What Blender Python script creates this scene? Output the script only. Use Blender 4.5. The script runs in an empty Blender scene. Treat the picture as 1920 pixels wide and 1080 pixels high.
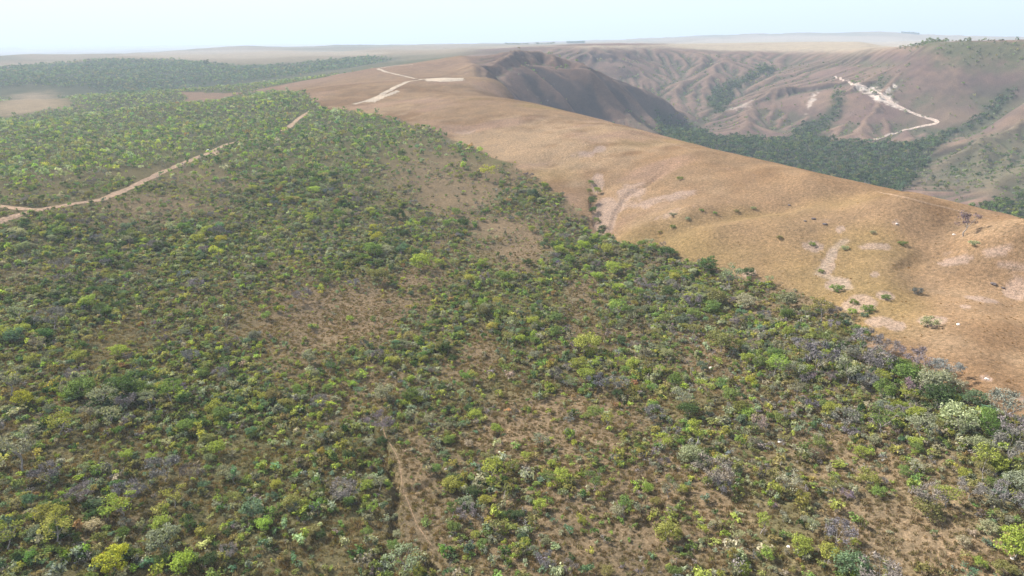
import bpy, math, random
import numpy as np
from math import radians

# ------------------------------------------------------------------ camera, sky, sun, exposure
PITCH = radians(20.0)
CAM_Z = 80.0
F = 1280.0                      # focal length in pixels of a 1920 wide picture
scene = bpy.context.scene
COL = scene.collection

cam_data = bpy.data.cameras.new('camera')
cam_data.lens = 24.0
cam_data.sensor_width = 36.0
cam_data.clip_start = 0.5
cam_data.clip_end = 90000.0
cam = bpy.data.objects.new('camera', cam_data)
COL.objects.link(cam)
cam.location = (0, 0, CAM_Z)
cam.rotation_euler = (math.pi / 2 - PITCH, 0, 0)
scene.camera = cam

SUN_AZ = radians(-58.0)         # measured from +Y towards +X: the sun stands ahead and to the left
SUN_EL = radians(40.0)
world = bpy.data.worlds.new('World')
scene.world = world
world.use_nodes = True
wn = world.node_tree
wn.nodes.clear()
w_out = wn.nodes.new('ShaderNodeOutputWorld')
w_bg = wn.nodes.new('ShaderNodeBackground')
w_sky = wn.nodes.new('ShaderNodeTexSky')
w_sky.sky_type = 'NISHITA'
w_sky.sun_disc = False
w_sky.sun_elevation = SUN_EL
w_sky.sun_rotation = SUN_AZ
w_sky.altitude = 800.0
w_sky.air_density = 1.0
w_sky.dust_density = 1.5
w_sky.ozone_density = 1.2
w_bg.inputs['Strength'].default_value = 0.122
w_mix = wn.nodes.new('ShaderNodeMix'); w_mix.data_type = 'RGBA'      # dry-season dust evens out the dome
w_mix.inputs[0].default_value = 0.8
w_mix.inputs[7].default_value = (1.96, 2.10, 2.38, 1)
wn.links.new(w_sky.outputs[0], w_mix.inputs[6])
wn.links.new(w_mix.outputs[2], w_bg.inputs['Color'])
wn.links.new(w_bg.outputs[0], w_out.inputs['Surface'])

sun_data = bpy.data.lights.new('sun', 'SUN')
sun_data.energy = 5.0
sun_data.angle = radians(1.5)
sun_data.color = (1.0, 0.95, 0.87)
sun = bpy.data.objects.new('sun', sun_data)
COL.objects.link(sun)
_sd = np.array([math.sin(SUN_AZ) * math.cos(SUN_EL), math.cos(SUN_AZ) * math.cos(SUN_EL), math.sin(SUN_EL)])
import mathutils
sun.rotation_euler = mathutils.Vector(_sd).to_track_quat('Z', 'Y').to_euler()
sun.location = (0, 0, 300)

scene.view_settings.view_transform = 'Standard'
scene.view_settings.look = 'None'
scene.view_settings.gamma = 1.0
scene.view_settings.exposure = 1.55
scene.render.engine = 'CYCLES'
scene.cycles.max_bounces = 6
scene.cycles.diffuse_bounces = 2
scene.cycles.transmission_bounces = 4
scene.cycles.volume_bounces = 0

rng = np.random.default_rng(11)
random.seed(5)

# ------------------------------------------------------------------ numeric helpers
def _hash(ix, iy, seed):
    h = (ix.astype(np.int64) * 374761393 + iy.astype(np.int64) * 668265263 + seed * 1442695041) & 0x7fffffff
    h = ((h ^ (h >> 13)) * 1274126177) & 0x7fffffff
    h = h ^ (h >> 16)
    return (h & 0xffff) / 32767.5 - 1.0

def vnoise(x, y, seed=0):
    ix = np.floor(x); iy = np.floor(y)
    fx = x - ix; fy = y - iy
    ux = fx * fx * fx * (fx * (fx * 6 - 15) + 10); uy = fy * fy * fy * (fy * (fy * 6 - 15) + 10)
    a = _hash(ix, iy, seed); b = _hash(ix + 1, iy, seed); c = _hash(ix, iy + 1, seed); d = _hash(ix + 1, iy + 1, seed)
    return (a + (b - a) * ux) * (1 - uy) + (c + (d - c) * ux) * uy

def fbm(x, y, seed=0, octs=4, gain=0.5):
    s = np.zeros_like(x); a = 1.0; t = 0.0
    for o in range(octs):
        s += a * vnoise(x, y, seed + 17 * o); t += a
        x, y = 1.8 * x + 0.9 * y + 11.3, -0.9 * x + 1.8 * y + 5.1
        a *= gain
    return s / t

def sstep(a, b, x):
    t = np.clip((x - a) / (b - a), 0, 1)
    return t * t * (3 - 2 * t)

def ray(px, py):
    px = np.asarray(px, float); py = np.asarray(py, float)
    cp, sp = math.cos(PITCH), math.sin(PITCH)
    u = 540 - py
    return px - 960 + 0 * u, F * cp + u * sp, -F * sp + u * cp

def pix_r(px, py, r):
    dx, dy, dz = ray(px, py)
    k = r / np.hypot(dx, dy)
    return dx * k, dy * k, CAM_Z + dz * k

def project(x, y, z):
    cp, sp = math.cos(PITCH), math.sin(PITCH)
    dz = z - CAM_Z
    depth = y * cp - dz * sp
    up = y * sp + dz * cp
    return 960 + F * x / depth, 540 - F * up / depth, depth

def poly_dist(x, y, pts, closed=False):
    """distance to a polyline and the position along it (0..1)"""
    d = np.full(x.shape, 1e18); tt = np.zeros(x.shape)
    pts = list(pts)
    if closed: pts = pts + [pts[0]]
    n = len(pts) - 1
    for i in range(n):
        ax, ay = pts[i]; bx, by = pts[i + 1]
        vx, vy = bx - ax, by - ay
        L = vx * vx + vy * vy + 1e-9
        t = np.clip(((x - ax) * vx + (y - ay) * vy) / L, 0, 1)
        q = (x - ax - t * vx) ** 2 + (y - ay - t * vy) ** 2
        m = q < d
        d = np.where(m, q, d); tt = np.where(m, (i + t) / n, tt)
    return np.sqrt(d), tt

def inside(x, y, poly):
    c = np.zeros(x.shape, bool)
    n = len(poly)
    for i in range(n):
        x1, y1 = poly[i]; x2, y2 = poly[(i + 1) % n]
        if y1 == y2: continue
        m = ((y1 > y) != (y2 > y)) & (x < (x2 - x1) * (y - y1) / (y2 - y1) + x1)
        c ^= m
    return c

def signed(x, y, poly, pad=90.0):
    """positive inside"""
    x = np.asarray(x, float); y = np.asarray(y, float)
    xs_ = [q[0] for q in poly]; ys_ = [q[1] for q in poly]
    out = np.full(x.shape, -1e4)
    m = (x > min(xs_) - pad) & (x < max(xs_) + pad) & (y > min(ys_) - pad) & (y < max(ys_) + pad)
    if m.any():
        d, _ = poly_dist(x[m], y[m], poly, True)
        out[m] = np.where(inside(x[m], y[m], poly), d, -d)
    return out

# ------------------------------------------------------------------ terrain: survey points -> height field
# surveyed points (picture position of the spot, ground height)
SZ = [(-250,1250,2),(960,1250,-1),(2150,1250,5),
 (0,1080,1),(480,1080,-1),(740,1080,-3),(960,1080,-2),(1440,1080,1),(1920,1080,5),
 (-150,800,2),(150,800,1),(400,800,-1),(700,800,-4),(960,800,-4),(1300,800,-2),(1600,800,2),(1920,800,9),(2150,800,12),
 (0,600,3),(400,600,0),(650,600,-4),(900,600,-5),(1150,600,-4),(1400,600,0),(1650,600,7),(1920,600,14),(2150,600,17),
 (0,480,6),(300,480,3),(600,480,-1),(900,480,-3),(1100,480,-4),(1250,470,-1),(1400,455,6),(1560,470,11),(1750,470,16),(1920,480,19),
 (-150,430,10),(0,410,10),(130,385,9.5),(330,312,8),(250,430,5),(500,400,2),(800,400,0),(1000,400,0),(1090,400,0),(1135,437,-4),
 (450,320,5),(600,300,7),(800,300,8),(1000,320,8),(1090,335,7),(1170,330,10),(1250,350,11),(1200,400,3),(1300,385,10),(1300,410,9),(1400,388,12),(1450,375,14),
 (700,230,14),(850,230,18),(1000,250,17),(1100,275,17),(1250,300,18),(1400,330,19),(1600,370,19),(1780,420,20),
 (690,190,22),(800,180,27),(900,180,28),(780,152,34),(870,152,35),
 (930,153,34),(1000,193,24),(1100,217,20),(1200,243,20),(1340,280,22),(1560,330,24),(1750,372,26),(1920,410,28),(2200,480,30),
 (390,288,7),(480,255,8),(575,212,13),(630,200,18),
 (100,330,9),(300,270,6),(0,300,4),(200,240,3),(400,220,6),(0,240,-2),(-150,300,4)]
# surveyed points (picture position of the spot, distance in metres)
SR = [(300,200,880),(500,185,850),(580,176,830),(0,190,1250),(60,205,1080),(120,190,1150),(100,222,980),(400,165,1250),(250,180,1150),(500,160,1150),(600,150,1100),(700,128,1150),
 (760,132,1050),(0,150,1700),(200,140,1700),(400,138,1700),(0,125,2000),(200,111,2200),(330,114,2100),(500,122,1850),(650,113,1900),(740,108,1900),
 (300,103,2600),(500,99,2800),(650,98,2900),(340,97,3300),(450,88,4200),(560,90,3900),(700,87,3600),(800,94,2600),(860,90,3000),(0,108,2800),(120,103,2900),
 (0,98,9000),(200,92,12000),(350,88,12000),(0,88,17000),(200,84.5,21000),(560,83,15000),(800,84,9000),(950,84,6000),
 # promontory and its cliffs
 (800,114,1200),(860,112,1120),(900,98,1180),(1000,92,1190),(1050,93,1200),(1100,104,1150),(1148,126,1110),(860,125,1060),(900,140,960),
 (945,122,1010),(940,140,960),(985,104,1080),(1030,109,1090),(1071,116,1085),(1110,119,1080),
 (990,150,1028),(1050,165,1035),(1100,160,1052),(1140,155,1068),(1163,146,1092),
 (1000,182,985),(1050,203,1000),(1100,207,1020),(1150,217,1015),(1200,227,1005),(1172,163,1080),(1201,189,1060),(1225,213,1038),(1269,245,1000),(1305,266,950),
 (1194,134,1210),(1216,153,1195),(1195,162,1115),(1228,196,1095),(1254,175,1200),
 # canyon floor
 (1250,217,1260),(1330,250,1120),(1400,268,1060),(1500,288,1000),(1600,298,960),(1700,308,930),(1745,330,850),(1800,350,790),(1880,385,740),(1990,400,760),
 # spurs and gorges of the far side
 (1280,190,1350),(1355,217,1290),(1412,219,1270),(1440,230,1235),(1465,258,1150),(1310,238,1190),(1390,252,1130),
 (1342,210,1400),(1350,182,1560),(1400,150,1780),(1448,126,1980),
 (1403,165,1520),(1437,168,1460),(1490,156,1480),(1515,147,1540),(1560,135,1600),(1400,200,1370),(1470,225,1300),(1520,200,1320),(1530,240,1180),
 (1300,165,1640),(1320,130,1850),(1290,120,1950),(1250,150,1750),(1240,120,1900),(1210,115,1900),(1170,105,1900),(1380,115,1980),(1500,120,1850),(1250,130,1900),(1350,140,1800),
 (1575,200,1310),(1565,160,1440),(1600,160,1420),(1660,182,1330),(1620,220,1210),(1580,255,1090),(1690,205,1270),(1730,230,1190),(1765,232,1180),(1640,262,1080),(1720,262,1060),(1780,248,1090),
 (1840,222,1180),(1890,180,1300),(1920,168,1330),(1750,150,1420),(1800,130,1440),(1850,150,1400),(1920,120,1420),(1680,130,1520),(1820,180,1310),
 (1735,316,890),(1787,267,960),(1850,219,1040),(1920,163,1120),(2050,110,1200),(1850,300,920),(1920,300,880),(1920,240,1000),(1780,345,800),(2000,250,1000),
 # rims and plateaus
 (1100,88,1650),(1050,89,1700),(1180,92,2050),(1250,90,2200),(1360,97,2250),(1450,97,2250),(1560,97,2050),(1640,93,1900),(1700,86,1720),(1750,77,1620),(1850,74.5,1560),(1920,73,1540),(2100,72,1500),
 (1100,85,3000),(1250,86,3000),(1400,90,3000),(1550,89,2900),(1680,84,2600),(1000,86,3000),(1050,82.5,4200),(1250,80,4600),(1320,72,5600),(1400,65,6200),(1600,61,6300),(1700,63,6100),(1745,74,5600),(1620,80,5000),(1850,77,4200),(1950,76,4200),(1700,84,2300),(1750,77.5,2400),(1850,75.5,2300),(1920,75,2300),(2100,75,2300)]
def _steepen(px, r):
    if px > 1150 and 1080 < r < 2400: return 1080 + (r - 1080) * (0.46 if px > 1560 else 0.55)
    return r
_i0 = SR.index((1250,217,1260))
SR = SR[:_i0] + [(a, b, _steepen(a, c)) for a, b, c in SR[_i0:]]
# ground out of the picture's sight (bearing as a picture column, distance, height)
SH = [(900,40,-2),(0,40,1),(1900,40,4),
 (1050,930,-28),(1120,940,-36),(1000,920,-8),(985,800,6),(1010,860,0),(1060,700,8),(1080,800,-18),(1180,640,-4),(1200,760,-38),(1290,580,-6),(1330,720,-58),(1340,850,-68),(1480,470,-4),(1520,620,-62),(1560,780,-72),
 (1700,400,-2),(1730,520,-58),(1750,660,-72),(1920,350,2),(1920,480,-55),(1920,620,-72),(2150,330,4),(2150,480,-60),(2150,640,-72),
 (1050,1300,30),(1100,1280,5),(1150,1260,-20),(1180,1330,-15),(1215,1270,-30),(950,1500,40),(1050,1450,30),(820,1600,38),(1100,1400,10),(1150,1420,0),
 (1330,1170,-62),(1440,1370,0),(1850,1112,-25),(1920,1150,0),
 (60,960,-8),(200,1000,-8),(350,1000,-4),(100,1450,-20),(300,1400,-16),(500,1400,0),(600,1350,10),
 (0,4500,-30),(200,5500,-30),(400,7000,-10),(100,3600,0),(620,6000,20),(900,4600,45),
 (960,12000,-20),(1300,9000,60),(1300,14000,-20),(1650,8500,80),(1650,14000,-20),(1900,8000,50),(1900,14000,-20),
 (0,30000,-40),(480,30000,-60),(960,30000,-60),(1440,30000,-60),(1920,30000,-60)]
_P = []
for px, py, z in SZ:
    dx, dy, dz = ray(px, py)
    _P.append((math.atan2(dx, dy), math.log((CAM_Z - z) / (-dz) * math.hypot(dx, dy)), dz / math.hypot(dx, dy)))
for px, py, r in SR:
    dx, dy, dz = ray(px, py)
    _P.append((math.atan2(dx, dy), math.log(r), dz / math.hypot(dx, dy)))
for px, r, z in SH:
    dx, dy, dz = ray(px, 74)
    _P.append((math.atan2(dx, dy), math.log(r), (z - CAM_Z) / r))
_P = np.array(_P, float)
_RC = 0.05
def _kern(d2): return np.sqrt(d2 + _RC * _RC)
_n = len(_P)
_A = np.zeros((_n + 3, _n + 3))
_d2 = (_P[:, None, 0] - _P[None, :, 0]) ** 2 + (_P[:, None, 1] - _P[None, :, 1]) ** 2
_A[:_n, :_n] = _kern(_d2) - 2e-4 * np.eye(_n)
_A[:_n, _n] = 1; _A[:_n, _n + 1] = _P[:, 0]; _A[:_n, _n + 2] = _P[:, 1]
_A[_n:, :_n] = _A[:_n, _n:].T
_b = np.zeros(_n + 3); _b[:_n] = _P[:, 2]
_w = np.linalg.solve(_A, _b)
def base_tan(a, l):
    out = np.empty(a.shape); af = a.ravel(); lf = l.ravel(); of = out.ravel()
    for s in range(0, af.size, 20000):
        A = af[s:s + 20000].astype(np.float32); L = lf[s:s + 20000].astype(np.float32)
        d2 = (A[:, None] - _P[None, :, 0].astype(np.float32)) ** 2 + (L[:, None] - _P[None, :, 1].astype(np.float32)) ** 2
        of[s:s + 20000] = np.sqrt(d2 + _RC * _RC).dot(_w[:_n].astype(np.float32)) + _w[_n] + _w[_n + 1] * A + _w[_n + 2] * L
    return of.reshape(a.shape)

AZ_LIM = radians(50.0)
az_dense = np.linspace(-AZ_LIM, AZ_LIM, 760)
az_out = np.linspace(AZ_LIM, 2 * math.pi - AZ_LIM, 66)[1:-1]
R_MIN, R_MAX = 30.0, 30000.0
_lk = np.log([30.0, 80.0, 900.0, 1500.0, 2000.0, 30000.0]); _nk = np.cumsum([0, 36, 420, 280, 110, 130])
LR = np.interp(np.arange(_nk[-1] + 1), _nk, _lk)
RR = np.exp(LR)
AA, LL = np.meshgrid(az_dense, LR, indexing='ij')
def cubic_rows(src, dst):
    t = np.clip((dst - src[0]) / (src[1] - src[0]), 0, len(src) - 1.0001)
    i = t.astype(int); f = t - i
    w = np.stack([-0.5 * f ** 3 + f ** 2 - 0.5 * f, 1.5 * f ** 3 - 2.5 * f ** 2 + 1, -1.5 * f ** 3 + 2 * f ** 2 + 0.5 * f, 0.5 * f ** 3 - 0.5 * f ** 2], 1)
    return np.clip(np.stack([i - 1, i, i + 1, i + 2], 1), 0, len(src) - 1), w
def fitted():
    """the fitted surface is smooth: worked out on a coarse lattice, then refined with cubics"""
    a = np.linspace(-AZ_LIM, AZ_LIM, 230); l = np.linspace(LR[0], LR[-1], 720)
    A, L = np.meshgrid(a, l, indexing='ij')
    T = base_tan(A, L)
    k, w = cubic_rows(a, az_dense); T = (T[k] * w[..., None]).sum(1)
    k, w = cubic_rows(l, LR); return (T[:, k] * w[None]).sum(2)
TAN = fitted()
_rd = np.exp(LL)
ZD = CAM_Z + TAN * _rd
XD = np.sin(AA) * _rd; YD = np.cos(AA) * _rd

def bil(G, x, y):
    """value of a polar lattice at world positions (in front of the camera)"""
    a = np.clip((np.arctan2(x, y) + AZ_LIM) / (2 * AZ_LIM) * (len(az_dense) - 1), 0, len(az_dense) - 1.001)
    l = np.clip(np.interp(np.log(np.maximum(np.hypot(x, y), R_MIN)), _lk, _nk), 0, len(LR) - 1.001)
    i = a.astype(int); j = l.astype(int); fa = a - i; fl = l - j
    return (G[i, j] * (1 - fa) + G[i + 1, j] * fa) * (1 - fl) + (G[i, j + 1] * (1 - fa) + G[i + 1, j + 1] * fa) * fl

def hit(px, py, rmin=60.0):
    """where the sight line of a picture position first meets the ground"""
    px = np.atleast_1d(np.asarray(px, float)); py = np.atleast_1d(np.asarray(py, float))
    dx, dy, dz = ray(px, py)
    h = np.hypot(dx, dy)
    t = np.exp(np.linspace(math.log(rmin), math.log(29000), 1400))
    X = dx[:, None] / h[:, None] * t; Y = dy[:, None] / h[:, None] * t; Z = CAM_Z + dz[:, None] / h[:, None] * t
    below = bil(ZD, X, Y) > Z
    k = np.argmax(below, 1); k = np.where(below.any(1), np.maximum(k, 1), len(t) - 1)
    lo = t[k - 1]; hi = t[k]
    for _ in range(14):
        m = 0.5 * (lo + hi)
        b = bil(ZD, dx / h * m, dy / h * m) > CAM_Z + dz / h * m
        hi = np.where(b, m, hi); lo = np.where(b, lo, m)
    return np.stack([dx / h * hi, dy / h * hi], 1)

def line(pts, step=14.0, beyond=False):
    """picture polyline -> world polyline on the ground"""
    o = []
    for (x0, y0), (x1, y1) in zip(pts[:-1], pts[1:]):
        n = max(1, int(math.hypot(x1 - x0, y1 - y0) / step))
        for i in range(n): o.append((x0 + (x1 - x0) * i / n, y0 + (y1 - y0) * i / n))
    o.append(pts[-1])
    o = np.array(o)
    if beyond: return [tuple(hit([q[0]], [q[1]], float(1.3 * crest_r(np.arctan2(*ray(q[0], q[1])[:2]))))[0]) for q in o]
    return [tuple(p) for p in hit(o[:, 0], o[:, 1])]

def bearing(px, r):
    dx, dy, _ = ray(px, 74)
    return (float(dx / math.hypot(dx, dy) * r), float(dy / math.hypot(dx, dy) * r))

# --- gullies of the canyon country: running water wears the fitted slopes
def erode():
    cs = 6.0
    gx = np.arange(-250, 1750, cs); gy = np.arange(520, 2100, cs)
    X, Y = np.meshgrid(gx, gy, indexing='ij')
    Z0 = bil(ZD, X, Y)
    Z = Z0 + 5.0 * fbm(X / 90, Y / 90, 3, 4) + 1.0 * fbm(X / 22, Y / 22, 8, 3)
    nx, ny = Z.shape
    idx = np.arange(nx * ny).reshape(nx, ny)
    for it in range(38):
        Zp = np.pad(Z, 1, mode='edge')
        best = np.zeros_like(Z); rec = idx.copy()
        for ox, oy in ((-1, 0), (1, 0), (0, -1), (0, 1), (-1, -1), (-1, 1), (1, -1), (1, 1)):
            dd = cs * math.hypot(ox, oy)
            s = (Z - Zp[1 + ox:1 + ox + nx, 1 + oy:1 + oy + ny]) / dd
            m = s > best
            best = np.where(m, s, best); rec = np.where(m, np.clip(idx + ox * ny + oy, 0, nx * ny - 1), rec)
        A = [1.0] * (nx * ny); R = rec.ravel().tolist()
        for c in np.argsort(-Z, axis=None).tolist():
            r_ = R[c]
            if r_ != c: A[r_] += A[c]
        A = np.array(A).reshape(nx, ny)
        cut = 0.62 * np.sqrt(np.minimum(A, 350.0)) * np.clip(best - 0.03, 0, 1.2)
        drop = Z - Z.ravel()[rec]
        Z = Z - np.minimum(cut, 0.5 * drop)
        lap = Zp[2:, 1:-1] + Zp[:-2, 1:-1] + Zp[1:-1, 2:] + Zp[1:-1, :-2] - 4 * Zp[1:-1, 1:-1]
        Z = Z + 0.022 * lap
    D = Z - Z0
    e = np.minimum(np.minimum(X - gx[0], gx[-1] - X), np.minimum(Y - gy[0], gy[-1] - Y))
    D = D * sstep(0, 120, e)
    return gx, gy, D, cs

# the crest of the grassy ridge in front of the canyon, as bearing -> distance
SKY_PX = [(905,152),(930,153),(1000,193),(1100,217),(1200,243),(1340,280),(1560,330),(1750,372),(1920,410),(2200,480)]
_sx = np.array(SKY_PX, float)
_szz = dict(((a, b), c) for a, b, c in SZ)
_ra = []; _rr = []
for p in SKY_PX:
    dx, dy, dz = ray(*p)
    z = _szz.get(p, 35)
    _ra.append(math.atan2(dx, dy)); _rr.append((CAM_Z - z) / (-dz) * math.hypot(dx, dy))
_ra = np.array(_ra); _rr = np.array(_rr)
def crest_r(az): return np.interp(az, np.r_[-0.13, -0.075, _ra], np.r_[1250.0, 1100.0, _rr])
_RIM = [(1050,1660),(1100,1650),(1180,1613),(1250,1696),(1360,1723),(1450,1723),(1560,1613),(1640,1457),(1700,1374),(1750,1328),(1850,1300),(1920,1291),(2200,1260)]
_rim_a = np.array([math.atan2(*ray(q[0], 85)[:2]) for q in _RIM]); _rim_r = np.array([q[1] for q in _RIM], float)
def rim_r(az): return np.interp(az, _rim_a, _rim_r)

_gx, _gy, _ED, _cs = erode()
def sample_cart(x, y):
    a = np.clip((x - _gx[0]) / _cs, 0, len(_gx) - 1.001); b = np.clip((y - _gy[0]) / _cs, 0, len(_gy) - 1.001)
    i = a.astype(int); j = b.astype(int); fa = a - i; fb = b - j
    v = (_ED[i, j] * (1 - fa) + _ED[i + 1, j] * fa) * (1 - fb) + (_ED[i, j + 1] * (1 - fa) + _ED[i + 1, j + 1] * fa) * fb
    ok = (x > _gx[0]) & (x < _gx[-1]) & (y > _gy[0]) & (y < _gy[-1])
    return np.where(ok, v, 0)

CANYON = sstep(1.03, 1.25, _rd / crest_r(AA)) * sstep(-0.10, -0.02, AA)
# shelter the top of the promontory from wear
_flat_top = sstep(1.08, 0.97, _rd / rim_r(AA))
ZD = ZD + 0.85 * np.clip(sample_cart(XD, YD), -28, 3) * CANYON * _flat_top

# crags on the steep face of the promontory and under the far rims
_g0 = np.hypot(np.gradient(ZD, az_dense, axis=0) / _rd, np.gradient(ZD, LR, axis=1) / _rd)
_rug = sstep(0.28, 0.6, _g0) * CANYON * sstep(2300, 1800, _rd)
_rg = 1 - np.abs(fbm(XD / 34, YD / 34, 231, 4)) * 2.2
ZD = ZD + _rug * (2.2 * _rg - 1.2) * np.where(AA < 0.2, 0.6, 0.35)
_s = 0.62 * XD + 0.78 * YD + 16 * vnoise(XD / 90, YD / 90, 235)
_rib = 1 - 2 * np.abs(vnoise(_s / 30, (0.78 * XD - 0.62 * YD) / 260, 237)) + 0.4 * vnoise(_s / 11, (0.78 * XD - 0.62 * YD) / 120, 239)
ZD = ZD + sstep(0.15, 0.4, _g0) * CANYON * sstep(0.24, 0.16, AA) * sstep(-0.04, 0.0, AA) * sstep(900, 960, _rd) * sstep(1180, 1110, _rd) * 9.0 * (_rib - 0.4)

# --- folds and small relief
near = sstep(1500, 500, _rd)
ZD = ZD + near * ((1.1 + 1.5 * sstep(0.03, 0.15, AA) * sstep(180, 260, _rd)) * fbm(XD / 70, YD / 70, 21, 3) + 0.45 * sstep(650, 250, _rd) * fbm(XD / 14, YD / 14, 31, 3)) * sstep(20, 120, _rd)
ZD = ZD + (1 - near) * sstep(30000, 6000, _rd) * 0.0024 * _rd * fbm(XD / 260, YD / 260, 41, 4)
ZD = ZD + (1 - CANYON) * sstep(700, 1600, _rd) * sstep(6000, 2500, _rd) * (5.0 * fbm(XD / 160, YD / 160, 43, 4) + 11.0 * sstep(1300, 1700, _rd) * sstep(-0.12, -0.25, AA) * fbm(XD / 420, YD / 420, 45, 2))
_fore = sstep(260, 150, _rd)
ZD = ZD + _fore * 0.12 * fbm(XD / 2.2, YD / 2.2, 51, 2)

# the ridge crest keeps its surveyed outline: shave or fill what the small relief added to it
_dx, _dy, _dz = ray(np.array([q[0] for q in SKY_PX], float), np.array([q[1] for q in SKY_PX], float))
_ct = _dz / np.hypot(_dx, _dy)
for _it in range(3):
    want = np.interp(az_dense, _ra, _ct); cr = crest_r(az_dense)
    ratio = _rd / cr[:, None]
    tn = np.where((ratio > 0.5) & (ratio < 1.3), (ZD - CAM_Z) / _rd, -9).max(1)
    ex = np.where((az_dense > _ra[2]), tn - want, 0)
    kk = np.exp(-np.linspace(-2.5, 2.5, 41) ** 2); ex = np.convolve(np.pad(ex, 20, mode='edge'), kk / kk.sum(), 'valid')
    ZD = ZD - ex[:, None] * _rd * sstep(0.55, 0.9, ratio) * sstep(1.9, 1.2, ratio)

# the plateau above the right canyon wall is level
_cap_px = np.array([(1560,97),(1640,92),(1700,86),(1750,78),(1850,75.5),(1920,74),(2200,73)], float)
_cx, _cy, _cz = ray(_cap_px[:, 0], _cap_px[:, 1])
_cap = np.interp(AA, np.arctan2(_cx, _cy), _cz / np.hypot(_cx, _cy))
_lim = CAM_Z + _cap * _rd - 1.5 + 2.0 * fbm(XD / 60, YD / 60, 47, 3)
_m = (AA > math.atan2(*ray(1600, 90)[:2])) & (_rd > 1000) & (_rd < 3500)
_q = 3.0
_soft = -_q * np.logaddexp(-ZD / _q, -_lim / _q)
_edge = sstep(math.atan2(*ray(1600, 90)[:2]), math.atan2(*ray(1700, 90)[:2]), AA) * sstep(3500, 2600, _rd)
ZD = np.where(_m, ZD + (np.minimum(_soft, ZD) - ZD) * _edge, ZD)

# the rounded grassy lobe in front of the fold
_lb = hit([1420], [440])[0]; _la = math.atan2(_lb[0], _lb[1])
_u = (XD - _lb[0]) * math.cos(_la) - (YD - _lb[1]) * math.sin(_la); _v = (XD - _lb[0]) * math.sin(_la) + (YD - _lb[1]) * math.cos(_la)
ZD = ZD + 4.5 * np.exp(-(_u / 48) ** 2 - (_v / 24) ** 2)

GULLIES = [  # picture line, depth, half width
 ([(1108,335),(1116,380),(1122,415),(1135,440)], 3.0, 8.0),
 ([(1112,352),(1117,385),(1123,412),(1133,436)], 1.0, 2.0),
 ([(1245,322),(1215,345),(1172,368),(1163,392),(1142,428)], 1.1, 2.2),
 ([(1205,446),(1260,415),(1320,397),(1400,388),(1470,380)], 5.0, 10.0),
 ([(648,735),(646,765),(690,790),(722,850),(733,900),(741,950),(738,1005)], 1.3, 1.1),
 ([(735,926),(775,918),(810,905)], 0.9, 1.0),
 ([(925,790),(945,800),(935,815)], 1.0, 1.2),
 ([(1700,470),(1790,495),(1880,535),(1960,570)], 2.6, 10.0),
 ([(850,230),(900,255),(960,285),(1010,300)], 3.5, 14.0),
]
G_WORLD = []
for pts, dep, hw in GULLIES:
    L_ = line(pts, 8)
    G_WORLD.append((L_, dep, hw))
for L_, dep, hw in G_WORLD:
    xs = [p[0] for p in L_]; ys = [p[1] for p in L_]
    m = (XD > min(xs) - 5 * hw) & (XD < max(xs) + 5 * hw) & (YD > min(ys) - 5 * hw) & (YD < max(ys) + 5 * hw)
    d, t = poly_dist(XD[m] + 0.8 * hw * vnoise(XD[m] / (4 * hw), YD[m] / (4 * hw), 5), YD[m], L_)
    prof = (1 - sstep(0.45 * hw, 1.15 * hw, d)) if hw < 6 else np.exp(-(d / hw) ** 2)   # cut banks or soft folds
    ZD[m] -= dep * prof * np.minimum(1, 6 * t + 0.25)

# ------------------------------------------------------------------ materials
def new_mat(name):
    m = bpy.data.materials.new(name); m.use_nodes = True
    nt = m.node_tree; nt.nodes.clear()
    out = nt.nodes.new('ShaderNodeOutputMaterial')
    return m, nt, out
def nd(nt, t, **kw):
    n = nt.nodes.new(t)
    for k, v in kw.items(): setattr(n, k, v)
    return n
def mult(nt, a, b, fac=1.0):
    n = nd(nt, 'ShaderNodeMix', data_type='RGBA', blend_type='MULTIPLY')
    n.inputs[0].default_value = fac
    nt.links.new(a, n.inputs[6])
    if isinstance(b, tuple): n.inputs[7].default_value = b
    else: nt.links.new(b, n.inputs[7])
    return n.outputs[2]
def ramp(nt, src, lo, hi, c0, c1):
    n = nd(nt, 'ShaderNodeValToRGB')
    n.color_ramp.elements[0].position = lo; n.color_ramp.elements[1].position = hi
    n.color_ramp.elements[0].color = (*c0, 1); n.color_ramp.elements[1].color = (*c1, 1)
    nt.links.new(src, n.inputs[0]); return n.outputs[0]
def noise(nt, vec, scale, detail=4.0, rough=0.6):
    n = nd(nt, 'ShaderNodeTexNoise'); n.inputs['Scale'].default_value = scale
    n.inputs['Detail'].default_value = detail; n.inputs['Roughness'].default_value = rough
    nt.links.new(vec, n.inputs['Vector']); return n.outputs['Fac']

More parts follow.
